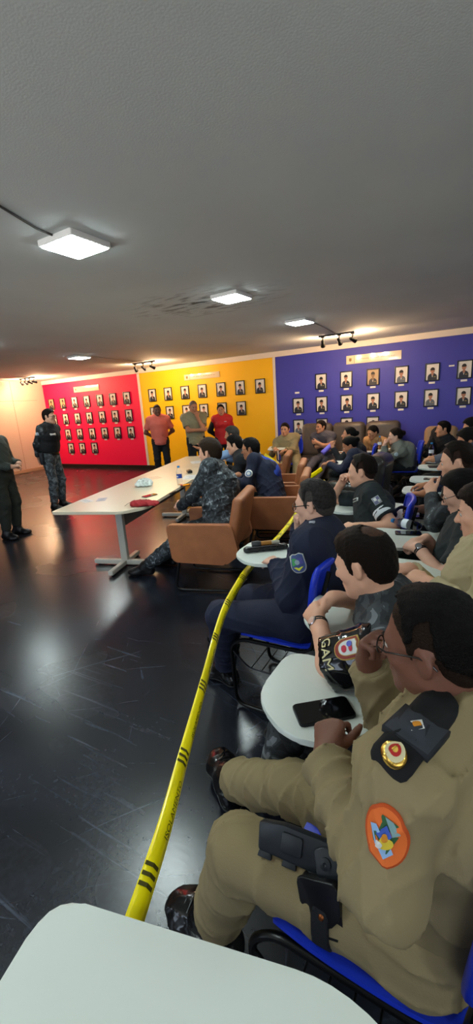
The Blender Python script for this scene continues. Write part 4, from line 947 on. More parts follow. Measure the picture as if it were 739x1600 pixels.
def off(base, hip, f, l, z):      # a point f forward, l to the figure's left, z up
    F = hd(hip); return tuple(A3(*base) + F * f + np.cross(UP, F) * l + UP * z)
bP = (-6.28, 4.72, 0)
pP = stand('standing officer with glasses in black vest and grey camouflage, hands behind his back', 'light', off(bP, 15, .10, .02, 1.575), bP, 15, (22, 4, 0),
    H_(off(bP, 15, -.20, .05, .92), (0, 0, -1), None, 30, off(bP, 15, -.25, .4, 1.1)), H_(off(bP, 15, -.20, -.05, .92), (0, 0, -1), None, 30, off(bP, 15, -.25, -.4, 1.1)), CAMD, CAMB, ('short', HBR, .010, HSD), glasses=True, s=.99)
bQ = (-5.47, 3.30, 0)
pQ = stand('officer in olive uniform cut by the left edge, hands clasped in front', 'light', off(bQ, 20, .02, 0, 1.50), bQ, 20, (18, 4, 0),
    H_(off(bQ, 20, .24, .10, 1.00), off((0, 0, 0), 20, .5, -.8, .1), None, 45), H_(off(bQ, 20, .26, -.08, .98), off((0, 0, 0), 20, .6, .7, 0), None, 45), mat('olive grey cloth', '3d443e', rough=.85, var=.08), mat('dark olive cloth', '23261f', rough=.85, var=.08), ('short', HBK, .009, None), s=.97, g=1.15, belly=.02)
bR = (-5.95, 7.3, 0)
pR = stand('bald man in a salmon t-shirt and black trousers, hands behind his back', 'brown', off(bR, -50, .03, 0, 1.55), bR, -50, (-46, 6, 0),
    H_(off(bR, -50, -.15, .10, .95), off((0, 0, 0), -50, -.3, -.8, -.2), None, 30, off(bR, -50, -.05, .55, 1.05)), H_(off(bR, -50, -.15, -.10, .95), off((0, 0, 0), -50, -.3, .8, -.2), None, 30, off(bR, -50, -.05, -.55, 1.05)), mat('salmon cotton', 'd96a5a', rough=.8), BLKC, ('buzz', HSDK, .002, None), sl='short', s=.98, g=1.05, tuck=False, boots=0)
bS = (-4.88, 7.12, 0)
pS = stand('tall man in an olive beige t-shirt, arms folded and one hand on his chin', 'tan', off(bS, -52, .04, 0, 1.57), bS, -52, (-40, 14, 0),
    H_(off(bS, -52, .15, .05, 1.38), off((0, 0, 0), -52, -.2, -.15, .95), off((0, 0, 0), -52, -.9, .1, 0), 65, off(bS, -52, .12, .3, .9)), H_(off(bS, -52, .20, .10, 1.12), off((0, 0, 0), -52, .1, .95, .1), off((0, 0, 0), -52, -.9, 0, 0), 25, off(bS, -52, .15, -.4, 1.0)), mat('olive beige cotton', '8d8466', rough=.8), BLKC, ('buzz', mat('shaved grey hair', '6a564a', rough=.6), .002, None), sl='short', s=1.0, g=1.1, tuck=False, boots=0)
bT = (-4.65, 7.8, 0)
pT = stand('dark-haired person in a red long-sleeved shirt, hands behind the back', 'warm', off(bT, -52, .03, 0, 1.47), bT, -52, (-62, 4, 8),
    H_(off(bT, -52, -.13, .08, .90), None, None, 30, off(bT, -52, -.1, .5, 1.0)), H_(off(bT, -52, -.13, -.08, .90), None, None, 30, off(bT, -52, -.1, -.5, 1.0)), mat('red sports cloth', 'c01c22', rough=.6), BLKC, ('bun', HBK, .008, None), s=.92, fem=True, tuck=False, boots=0)
chair(.03, .79, 178, 'blue student chair under the officer in khaki with a phone on its tablet')
chair(.0, 1.30, 180, 'blue student chair under the balding man in camouflage')
chair(-.63, 1.87, 180, 'blue student chair under the man in navy, pouch on its tablet')
chair(-.42, 3.10, 188, 'blue student chair under the man with the white armband')
chair(.05, 1.84, 180, 'blue student chair under the man in the light khaki shirt')
chair(.03, 2.37, 180, 'blue student chair whose tablet carries a water bottle and phone')
chair(.04, 2.89, 180, 'blue student chair under the young man in camouflage, black headset on its tablet')
chair(.05, 3.78, 180, 'blue student chair with a dark notebook on its tablet')
chair(.05, 4.32, 180, 'blue student chair with a phone on its tablet, beyond the notebook')
chair(.05, 5.10, 180, 'blue student chair with an open folder on its tablet')
chair(.06, 5.64, 180, 'blue student chair at the far end of the right column, bottle on its tablet')
chair(-1.07, 5.37, 185, 'blue student chair under the woman looking down')
chair(-1.30, 6.42, 190, 'blue student chair under the woman drinking from a bottle')
chair(-.70, 6.80, 190, 'blue student chair under the woman with hands at her mouth')
chair(-3.03, 7.66, 290, 'blue student chair under the young man in khaki by the yellow wall')
chair(.01, .03, 193, 'student chair nearest the viewer, its empty white tablet filling the bottom foreground')
# ---------------------------------------------------------------- badges and gear on the clothes
# officer in khaki: epaulette with slide, badge, oval arm patch, holster, pouch, collar, ring
b = bA; Lf = b.Lf
nE = nrm(UP * .9 - b.F * .1 + Lf * .35); upE = nrm(b.cf)
cE = b.p3 * .25 + b.sh['L'] * .75 + UP * .05
ax = nrm(b.sh['L'] - b.p3)
pA.patch('epaulette', cE, nE, b.cf, [(rounded([(-.10, -.036), (.075, -.036), (.105, 0), (.075, .036), (-.10, .036)], .02, 3), 0)], [mat('epaulette black felt', '0b0b0e', rough=.9)], lift=.012)
ce2 = cE + ax * .01
pA.patch('epaulette_slide', ce2, nE, b.cf, [(rect(.075, .084), 0), (rect(.069, .078), 1), ([(0, -.014), (.017, 0), (0, .014), (-.017, 0)], 2), (circ(.0075, 14), 3)], [PC('slide edge', '15181e'), PC('slide grey', '2c3038'), PC('white', 'd8d8d4'), PC('amber', 'c8801c')], lift=.019)
pA.patch('metal_badge', cE + ax * .078, nE, b.cf, [(circ(.019, 20, ry=.021), 0), (circ(.016, 20, .003, 0), 1), (circ(.010, 16, .004, .001), 2), (circ(.005, 12, .004, .001), 0)], [GOLD, PC('badge cream', 'cfc49a'), PC('badge red', 'b0201c')], lift=.018)
nP = nrm(Lf * .9 + UP * .30); cP = b.sh['L'] + (b.el['L'] - b.sh['L']) * .30
ov = [(circ(.034, 28, ry=.046), 0), (circ(.031, 28, ry=.043), 1), ([(-.020, -.012), (-.004, -.030), (.020, .002), (.022, .020), (-.002, .032), (-.024, .010)], 2), ([(-.024, .012), (-.012, .018), (-.004, .002), (-.016, -.012)], 3), ([(.002, .030), (.014, .024), (.024, .008), (.012, .004)], 4), ([(-.004, -.030), (.010, -.024), (.006, -.010), (-.010, -.016)], 3), ([(-.014, .004), (.004, .018), (.012, .006), (-.002, -.008)], 5), (circ(.0105, 14, .002, -.006), 6), (circ(.005, 12, .001, .002), 7), (circ(.0055, 12, -.008, -.006), 8)]
pA.patch('shoulder_patch', cP, nP, UP * .9 + b.F * .15, ov, [PC('orange edge', 'c8501a'), PC('orange', 'e06a28'), PC('green', '2c5a34'), PC('pale blue', '8fb2d8'), PC('teal grey', '7a9a9a'), PC('blue', '3a56b0'), PC('yellow', 'e0c23a'), PC('amber', 'c8801c'), PC('white', 'd8d8d4')])
# fold-down collar
col = []
for sgn in (-1, 1):
    f0 = b.p3 + b.cf * .072 + b.T * .006; pts = [b.p3 - b.cf * .075 + b.T * .050 , b.p3 + b.Lc * sgn * .078 + b.T * .042 - b.cf * .01, f0 + b.Lc * sgn * .035 + b.T * .005, f0 + b.Lc * sgn * .055 - b.T * .035]
    for i in range(3): col.append(slab(pts[i], pts[i+1], nrm(np.cross(pts[i+1] - pts[i], b.Lc * sgn * .6 + b.cf * .5 + UP * .3)), .024, .026, .007, .007, .015))
pA.part('collar', col, KH, h=.005)
# ring
q = MB(); d_, n_, _, _ = b.hand['L']; lat = np.cross(n_, d_); kc = b.wr['L'] + d_ * .083 * .95 - lat * .0105 + (d_ * .3 + n_ * .95) * .016
fd = nrm(d_ * .42 + n_ * .9); e1 = nrm(np.cross(fd, lat)); q.tube([kc + .0098 * (lat * math.cos(t) + e1 * math.sin(t)) for t in np.linspace(0, 2*PI, 15)[:-1]], .0014, 6, True); pA.fin(q, 'ring', GOLD)
# holster on the left thigh
hd_ = nrm(b.kn['L'] - b.hip['L']); side = nrm(Lf * .8 + UP * .6); side = nrm(side - hd_ * np.dot(side, hd_)); vv = np.cross(hd_, side)
hc = A3(-.285, .675, .605); Mh = Matrix(np.stack([hd_, -vv if vv[2] < 0 else vv, side], 1).tolist())
def hp(x, y, z): return hc + np.array(Mh @ Vector((x, y, z)))
q = MB(); M4 = Matrix.Translation(Vector(hc)) @ Mh.to_4x4()
q.prism(rounded([(-.085, -.03), (.085, -.028), (.092, .028), (.03, .036), (-.085, .036)], .008, 3), -.016, .018, M4, .005)
q.prism(rounded([(-.02, -.012), (.03, -.012), (.03, .026), (-.02, .026)], .006, 3), .016, .024, M4, .002)
for x in (-.07, -.01, .05): q.prism(rounded([(x, -.040), (x + .035, -.040), (x + .032, -.026), (x + .003, -.026)], .003, 2), -.010, .016, M4, .002)
hol = pA.fin(q, 'holster', POLY)
q = MB(); q.prism(rounded([(-.13, -.025), (-.06, -.032), (-.045, .018), (-.075, .03), (-.13, .02)], .012, 3), .012, .026, M4, .003); q.lathe([(0, .024), (.012, .026), (.012, .031), (.004, .033), (0, .030)], hc + np.array(Mh @ Vector((-.075, 0, 0))), 14, Mh); pA.fin(q, 'retention_lever', POLY, hol)
q = MB(); q.prism(rounded([(-.14, -.02), (-.07, -.028), (-.07, .028), (-.14, .02)], .01, 3), -.014, .012, M4, .003); q.tube([hp(-.13, 0, .0), hp(-.17, -.005, .01), hp(-.185, .01, .005)], [.017, .016, .012], 8); pA.fin(q, 'pistol_grip', LEAM, hol)
# leather pouch with a brass stud, and the thigh strap
pc = A3(-.205, .628, .555); ps = nrm(Lf * .93 + UP * .25 ); pu = nrm(UP * .85 - b.F * -.25 - ps * np.dot(UP, ps)); Mp = Matrix(np.stack([np.cross(pu, ps), pu, ps], 1).tolist()); M4 = Matrix.Translation(Vector(pc)) @ Mp.to_4x4()
q = MB(); q.prism(rounded([(-.042, -.055), (.042, -.055), (.046, .05), (-.046, .05)], .016, 4), -.025, .018, M4, .008)
po = pA.fin(q, 'pouch', LEAM)
q = MB(); q.prism(rounded([(-.047, .055), (.047, .055), (.045, -.005), (.012, -.035), (-.012, -.035), (-.045, -.005)][::-1], .012, 4), .015, .023, M4, .003); fl = pA.fin(q, 'pouch_flap', LEAM, po)
pA.fin(MB().lathe([(0, .0), (.007, .001), (.007, .003), (.004, .006), (0, .006)], pc + np.array(Mp @ Vector((0, -.012, .022))), 12, Mp), 'stud', mat('copper stud', '9a5a34', rough=.3, metal=1), po)
tc = b.hip['L'] + (b.kn['L'] - b.hip['L']) * .42
pA.part('thigh_strap', [cone(tc - hd_ * .02, tc + hd_ * .02, .099, .097, .003, True)], BLKC, [plane_cut(tc - hd_ * .02, -hd_), plane_cut(tc + hd_ * .02, hd_)], .006)
# sleeves' cuffs
for k in 'LR':
    a, w = b.el[k], b.wr[k]; u = nrm(w - a); e = a + (w - a) * .95
    pA.part('cuff', [cone(e - u * .055, e, .049, .045, .004, True)], KH, [plane_cut(e - u * .055, -u)], .005)
# balding man: glossy sleeve cover with shield and letters, watch, grey collar
b = bB; a, e = b.sh['L'], b.el['L']; u = nrm(e - a)
slv = [cone(a - u * .01, a + (e - a) * .93, .092, .088, .01, True)]
GLO = mat('black glossy vinyl', '07080b', rough=.14, coat=.4)
pB.part('sleeve_cover', slv, GLO, [folds(.004, 1, 9), plane_cut(a - u * .005, -u)], .006)
nS = nrm(b.Lf * .75 + UP * .6 + b.F * .55); nS = nrm(nS - u * np.dot(nS, u))
M_ = [PC('gold edge', 'c0a050', .5), PC('maroon', '8a2c1c', .5), PC('white', 'd8d8d4'), PC('scarlet', 'c02038', .5), PC('royal', '5a62c0', .5)]
sc = a + (e - a) * .36
pB.patch('shield_badge', sc, nS, -u, [(shield(.066, .086), 0), (shield(.060, .080), 1), ([(x, y + .004) for x, y in shield(.046, .064)], 0), ([(x, y + .004) for x, y in shield(.042, .060)], 2), (circ(.011, 12, .002, -.008, .009), 3), (circ(.010, 12, .004, .014, .006), 3), (circ(.009, 12, -.009, .012, .009), 4)], M_, slv, .004)
sew_text(pB, 'sleeve_letters', 'GAM', .044, a + (e - a) * .76, nS, -u, mat('cream gold letters', 'd8cc98', rough=.4), slv, .005, 1.05)
pB.watch('L', RUB, STEEL)
pB.part('collar', [cone(b.p3 - b.T * .02, b.p3 + (b.H(0, -.022, -.05) - b.p3) * .5, .078, .070, .01, True)], mat('grey knit collar', '7c8084', rough=.8), [plane_cut(b.p3 - b.T * .015, -b.T)], .006)
# man in navy: shield patch, rank bar, watch
b = bC; cS = b.sh['L'] + (b.el['L'] - b.sh['L']) * .34; nS = nrm(b.Lf * .9 + UP * .35 - b.F * .05)
pC.patch('shoulder_patch', cS, nS, UP + b.F * .25, [(shield(.076, .092), 0), (shield(.069, .084), 1), ([(-.028, -.012), (-.006, -.006), (.0, .020), (-.026, .026)], 2), ([(.002, .020), (.026, .024), (.028, -.004), (.004, -.006)], 3), ([(-.024, -.018), (.024, -.018), (.0, -.036)], 4), (circ(.012, 12, 0, .004), 5)], [PC('pale edge', 'b8bcb4'), PC('slate blue', '4a5a8a'), PC('leaf green', '4aa05a'), PC('violet', '5a5aa0'), PC('lemon', 'd8d83a'), PC('light blue grey', '9ab0b8')])
cR = b.p3 * .3 + b.sh['L'] * .7 + UP * .05
pC.patch('rank_bar', cR, nrm(UP + b.Lf * .3), b.F, [(rect(.016, .026), 0)], [PC('silver grey', 'a8acb4')], lift=.010)
pC.watch('L', RUB, STEEL)
# man with the armband: band, flag patch, name tape
b = bD; a, e = b.sh['L'], b.el['L']; u = nrm(e - a)
pD.part('armband', [cone(a + (e - a) * .50, a + (e - a) * .68, .076, .077, .005, True)], mat('white armband', 'd4d8dc', rough=.6), [plane_cut(a + (e - a) * .50, -u)], .006)
nS = nrm(b.Lf * .85 + UP * .25 - b.F * .1)
pD.patch('arm_patch', a + (e - a) * .22, nS, -u, [(rect(.052, .056), 0), (rect(.046, .050), 1), (rect(.02, .022, -.008, .01), 2), (rect(.016, .02, .012, -.01), 0)], [PC('pale edge', 'b8bcb4'), PC('violet grey', '6a6a8a'), PC('white', 'd8d8d4')])
pD.patch('name_tape', b.p2 + b.cf * .12 + b.Lc * .07 + b.T * .05, b.cf, b.T, [(rect(.09, .026), 0), (rect(.082, .018), 1)], [PC('pale edge', 'b8bcb4'), PC('slate', '1c2426')], lift=.009)
# others
b = pN.b; pN.watch('L', RUB, STEEL); a, e = b.sh['L'], b.el['L']
pN.patch('arm_badge', a + (e - a) * .5, nrm(b.Lf * .8 + UP * .4), UP, [(circ(.02, 6), 0), (circ(.012, 6), 1)], [PC('sand', '9a906c'), PC('olive', '5a5a44')])
b = pM.b; a, e = b.sh['L'], b.el['L']
pM.patch('round_patch', a + (e - a) * .30, nrm(b.Lf * .9 + UP * .3), UP, [(circ(.036, 20), 0), (circ(.032, 20), 1), (circ(.027, 20), 0), (circ(.024, 20), 1), (shield(.022, .03), 0)], [PC('pale blue grey', '9aaab4'), PC('deep blue', '1c2a3a')])
b = pW.b; a, e = b.sh['L'], b.el['L']
pW.patch('round_badge', a + (e - a) * .55, nrm(b.Lf * .9 + UP * .2), UP, [(circ(.042, 20), 0), (circ(.030, 20), 1), (circ(.018, 16), 0)], [PC('white', 'd8d8d4'), PC('steel blue', '6a80a0')])
pW.patch('back_panel', b.p2 - b.cf * .12 + b.T * .02 + b.Lc * .02, -b.cf, b.T, [(rounded(rect(.24, .30), .05, 4), 0)], [mat('royal blue cloth', '2440a0', rough=.7)], lift=.008)
pE.patch('chest_tag', pE.b.p2 + pE.b.cf * .14 + pE.b.Lc * .06, pE.b.cf, UP, [(rect(.07, .04), 0)], [PC('white', 'd8d8d4')], lift=.01)
pF.patch('chest_tag', pF.b.p2 + pF.b.cf * .14 + pF.b.Lc * .07 - pF.b.T * .03, pF.b.cf * .7 + pF.b.Lc * .7, UP, [(rect(.085, .11), 0)], [PC('white', 'd8d8d4')], lift=.012)
pH.patch('arm_patch', pH.b.sh['L'] + (pH.b.el['L'] - pH.b.sh['L']) * .3, nrm(pH.b.Lf + UP * .3), UP, [(circ(.03, 14), 0)], [PC('pale blue grey', '9aaab4')])
b = pP.b
vest = clip(b.torso(.028)[:4], b.p0 + b.T * .08, -b.T)
pP.part('vest', vest, BLKC, [folds(.004, 1, 2)]); a, e = b.sh['R'], b.el['R']
pP.patch('arm_flag', a + (e - a) * .3, nrm(-b.Lf + UP * .2), UP, [(rect(.07, .045), 0), (rect(.02, .045, .02, 0), 1)], [PC('white', 'd8d8d4'), PC('light blue', '8fb2d8')])
pP.patch('chest_tag', b.p2 + b.cf * .17 - b.Lc * .08 + b.T * .03, b.cf, UP, [(rect(.10, .035), 0)], [PC('white', 'd8d8d4')], vest, .004)
pP.fin(MB().box(tuple(b.hip['R'] - b.Lf * .12 - UP * .02), (.06, .08, .20), Matrix.Rotation(.26, 3, 'Z'), .02, 3), 'holster', POLY)
b = pQ.b; a, e = b.sh['L'], b.el['L']
pQ.patch('arm_patch', b.sh['R'] + (b.el['R'] - b.sh['R']) * .35, nrm(-b.Lf * .6 + b.F * .4), UP, [(shield(.06, .075), 0)], [PC('pale edge', 'c8ccc4')])
pQ.fin(MB().box(tuple(b.hip['R'] - b.Lf * .13 - UP * .10), (.07, .10, .26), Matrix.Rotation(.35, 3, 'Z'), .025, 3), 'holster', POLY)
pT.patch('chest_logo', pT.b.p2 + pT.b.cf * .14 + pT.b.Lc * .05 + pT.b.T * .05, pT.b.cf, UP, [(rect(.05, .012), 0)], [PC('white', 'd8d8d4')], lift=.01)
a, e, w = pT.b.sh['R'], pT.b.el['R'], pT.b.wr['R']; pT.part('dark_sleeve', [cone(a + (e - a) * .1, e, .066, .056, .02), cone(e, e + (w - e) * .9, .055, .042, .02, True)], BLKC)
# ---------------------------------------------------------------- things on the table and the tablets
PH = mat('black phone glass', '050506', rough=.08, coat=.6); PHB = mat('phone edge', '1a1b1e', rough=.3, metal=.5)
def phone(x, y, z, deg, lb, w=.075, l=.155, m=None):
    T = thing('smartphone', lb, 'phone', (x, y, z), math.radians(deg), 'smartphones')
    MB().prism(rounded(rect(l, w), .012, 4), 0, .008, bev=.002).build('case', m or PHB, T)
    MB().prism(rounded(rect(l - .006, w - .006), .010, 4), .0078, .0090).build('screen', PH, T)
    return T
ZT = .7275
phone(-.312, .977, ZT, 38, 'black smartphone beside the fist of the officer in khaki', .085, .165)
phone(-.298, 2.705, ZT, 12, 'dark smartphone on the tablet beside the clear bottle')
phone(-.30, 3.10, ZT, -8, 'black smartphone on tablet next to the camouflage elbow')
phone(-.30, 4.55, ZT, 0, 'black smartphone on a far tablet, beyond the dark notebook')
phone(-2.70, 3.70, .7505, 60, 'brown-cased smartphone on the meeting table beside the water bottle', m=mat('brown case', '5a3a1c', rough=.5))
phone(*TP(.70, .60)[:2], .7505, 80, 'grey phone lying behind the red pouch on the meeting table', m=mat('grey case', '5c5650', rough=.5))
# water bottles
CLR = mat('clear plastic', 'ffffff', rough=.05, trans=1, ior=1.15); WAT = mat('water', 'e8f4ff', rough=.02, trans=1, ior=1.2); LBL = mat('blue label', '2c50a8', rough=.4); CAPB = mat('blue cap', '2a8ad0', rough=.4); LBW = mat('white label', 'dfe6ee', rough=.4)
def bottle(loc, lb, rot=None, h=.21, cap=CAPB, lbl=LBL):
    T = thing('water_bottle', lb, 'bottle', loc, 0, 'clear water bottles')
    if rot is not None: T.rotation_euler = rot
    r = .031; k = h / .21
    MB().lathe([(.0, 0), (r*.9, 0), (r, .006), (r, .05*k), (r*.96, .055*k), (r, .06*k), (r, .13*k), (r*.93, .15*k), (r*.5, .18*k), (.0125, .188*k), (.0125, .20*k), (0, .20*k)], n=20).build('body', CLR, T)
    MB().lathe([(r+.0006, .075*k), (r+.0006, .115*k), (r-.001, .115*k), (r-.001, .075*k)], n=20).build('label', lbl, T)
    MB().lathe([(0, .192*k), (.015, .192*k), (.015, .208*k), (.012, .211*k), (0, .211*k)], n=16).build('cap', cap, T)
    return T
bt = bottle((-2.82, 3.72, .7505), 'clear water bottle with blue label standing on the meeting table')
M_ = Matrix.Translation(Vector((0, -.0322, .095))) @ Matrix.Rotation(PI/2, 4, 'X')
q = MB(); q.prism(circ(.010, 16), 0, .0012, M_); q.build('label_mark', LBW, bt)
bottle((-.43, 2.80, .7275 + .032), 'clear water bottle lying on a tablet beside the dark phone', (0, PI/2, math.radians(150)), lbl=LBW).location = (-.24, 2.765, .7275 + .0325)
bottle((-.42, 5.98, ZT), 'clear water bottle standing on a far tablet near the tan armchair', lbl=LBW)
bottle((-1.25, 6.98, ZT), 'clear water bottle standing on a tablet before the woman in tan', lbl=LBW)
# purple bottle
T = thing('drinking_bottle', 'purple metal drinking bottle tilted at the lips of the dark-haired woman', 'bottle', (-1.93, 6.14, .775))
axis = Vector((.20, .175, .20)).normalized(); T.rotation_euler = axis.to_track_quat('Z', 'Y').to_euler()
MB().lathe([(0, 0), (.036, 0), (.038, .006), (.038, .19), (.034, .205), (.027, .212), (0, .212)], n=22).build('body', mat('lavender enamel', '7a6ad8', rough=.35), T)
MB().lathe([(0, .208), (.028, .208), (.028, .235), (.022, .242), (0, .242)], n=18).build('lid', mat('pale lid', 'd8dce8', rough=.4), T)
MB().tube(bend([(.026, 0, .225), (.045, 0, .235), (.045, 0, .262), (-.02, 0, .262), (-.026, 0, .235)], .012), .005, 6).build('carry_loop', mat('dark loop', '22243a', rough=.5), T)
# red pouch, papers, tissue pack, pen
RED = mat('red fabric', '9c1c22', rough=.7, bump=.3, bscale=120)
T = thing('zip_pouch', 'red fabric zip pouch with dark zip on the near corner of the table', 'pouch', (-2.545, 2.79, .7505), math.radians(25))
sdf_obj('body', [slab((-.10, 0, .022), (.09, 0, .020), A3(0, 1, 0), .045, .05, .020, .018, .02), ell((-.02, 0, .028), (.09, .05, .024)), ell((.11, .0, .016), (.03, .04, .014))], .005, RED, T, (0, 0, 0), [folds(.006, 1.6, 12), plane_cut((0, 0, .001), (0, 0, -1))])
MB().tube([(-.105, .018, .036), (-.04, .02, .052), (.03, .016, .050), (.10, .01, .034)], .0035, 6).build('zip', mat('dark zip', '2a1210', rough=.5), T)
MB().tube(bend([(-.105, .018, .034), (-.145, .02, .028), (-.18, .0, .004)], .03), .003, 6, flat=.6).build('zip_pull', mat('dark zip', '2a1210', rough=.5), T)
PAPW = mat('white paper', 'e6e4de', rough=.6); INKG = mat('grey print', '9aa0a8', rough=.6)
def paper(u, v, deg, w, l, lb, marks=True, m=PAPW):
    p_ = TP(u, v, .7503); T = thing('paper_sheet', lb, 'paper', p_, TA + math.radians(deg))
    MB().box((0, 0, .0006), (w, l, .0012)).build('sheet', m, T)
    if marks:
        q = MB(); rs = random.Random(u)
        for i in range(5): q.box((rs.uniform(-.1, .1) * w, -l * .35 + i * l * .17, .0014), (w * rs.uniform(.4, .7), l * .05, .0006))
        q.build('print', INKG, T)
paper(.10, .42, 55, .10, .17, 'small white printed leaflet near the left corner of the table'); paper(.24, .47, 20, .09, .15, 'printed grey leaflet beside the white leaflet on the table', True, mat('grey leaflet', 'b4aeb4', rough=.5))
paper(.80, 1.62, 10, .21, .29, 'white paper sheet by the hands of the man in camouflage'); paper(.45, 2.95, 25, .21, .29, 'paper sheet lying at the far end of the table'); paper(.30, 1.66, 40, .12, .18, 'clear sheet of paper in the middle of the table', False, mat('cream leaflet', 'd0bfa6', rough=.4))
T = thing('tissue_pack', 'crumpled translucent white tissue pack in the middle of the table', 'tissue pack', TP(.40, 1.12, .7505), TA)
sdf_obj('pack', [slab((-.06, 0, .025), (.06, 0, .025), A3(0, 1, 0), .05, .05, .028, .028, .015), ell((.02, .01, .05), (.05, .035, .03)), ell((-.03, -.01, .045), (.035, .03, .03))], .005, mat('white tissue film', 'dfe6e0', rough=.25), T, (0, 0, 0), [folds(.012, 2.2, 21), plane_cut((0, 0, .001), (0, 0, -1))])
T = thing('pocket_knife', 'dark pen-like folding knife lying on the meeting table', 'knife', (-2.60, 3.29, .7505), math.radians(100))
q = MB(); q.box((0, 0, .008), (.11, .022, .014), bev=.005); q.build('handle', mat('dark grip', '2a2420', rough=.5), T); MB().box((.085, .002, .007), (.07, .014, .003), bev=.001).build('blade', mat('dark steel', '4a4642', rough=.35, metal=.8), T); MB().box((.0, .014, .010), (.05, .006, .004), bev=.001).build('clip', GOLD, T)
# camera-like black radio in front of the man in camouflage
T = thing('handheld_radio', 'black handheld radio lying on the table before the man in camouflage', 'radio', TP(.66, 1.95, .7505), TA + .5)
MB().box((0, 0, .02), (.06, .13, .036), bev=.008).build('body', LEAM, T); MB().tube([(.02, .06, .02), (.02, .16, .022)], [.007, .004], 8).build('antenna', RUB, T); MB().box((0, .01, .039), (.04, .05, .003), bev=.001).build('grille', PHB, T)
# pouch with flashlight on the tablet of the man in navy
T = thing('tool_pouch', 'black zip pouch on the tablet of the man in navy', 'pouch', (-1.03, 2.14, ZT), math.radians(36))
sdf_obj('body', [slab((-.12, 0, .016), (.12, 0, .016), A3(0, 1, 0), .026, .024, .016, .015, .02)], .004, LEAM, T, (0, 0, 0), [folds(.003, 2, 8), plane_cut((0, 0, .001), (0, 0, -1))])
MB().tube([(-.11, -.012, .031), (0, -.014, .033), (.11, -.012, .030)], .002, 6).build('zip', STEEL, T)
T = thing('flashlight', 'flashlight with grey head and orange brown grip lying across the black pouch', 'flashlight', (-1.02, 2.155, ZT + .045), math.radians(36))
R_ = Matrix.Rotation(PI/2, 3, 'Y')
MB().lathe([(0, -.10), (.017, -.10), (.018, -.06), (.014, -.045), (.0, -.045)], n=16, rot=R_).build('head', mat('grey metal', '4a4c50', rough=.35, metal=.7), T); MB().lathe([(0, -.045), (.0135, -.045), (.0135, .02), (0, .02)], n=16, rot=R_).build('grip', mat('orange brown grip', 'a8702c', rough=.5), T); MB().lathe([(0, .02), (.012, .02), (.012, .05), (.009, .07), (0, .07)], n=16, rot=R_).build('tail', mat('pale tail', 'b8b4a0', rough=.4), T)
# headset with curved band on the next tablet
T = thing('headset', 'black curved headset standing on a tablet behind the clear bottle', 'headset', (-.40, 3.10, ZT), math.radians(60))
MB().tube([(.07*math.cos(a), 0, .012 + .055*math.sin(a)) for a in np.linspace(0, PI, 13)], .009, 8, flat=1.4).build('band', LEAM, T)
for x in (-.07, .07): MB().lathe([(0, -.012), (.026, -.012), (.028, 0), (.022, .012), (0, .012)], (x, 0, .029), 14, Matrix.Rotation(PI/2, 3, 'Y')).build('ear_pad', RUB, T)
T = thing('notebook', 'dark blue notebook with pen on a far tablet', 'notebook', (-.30, 4.03, ZT), .1)
MB().box((0, 0, .007), (.22, .16, .012), bev=.003).build('cover', mat('dark blue cover', '2a3448', rough=.5), T); MB().box((0, .002, .007), (.216, .158, .009)).build('pages', PAPW, T); MB().tube([(-.08, .02, .017), (.06, .05, .017)], .004, 8).build('pen', mat('red pen', '9a3a34', rough=.4), T)
T = thing('folder', 'open dark folder on a tablet in front of the tan armchair', 'folder', (-.28, 5.34, ZT), .2)
MB().box((-.06, 0, .004), (.12, .17, .006), bev=.002).build('cover', PHB, T); MB().box((.06, 0, .004), (.115, .165, .006), bev=.002).build('paper_stack', PAPW, T)
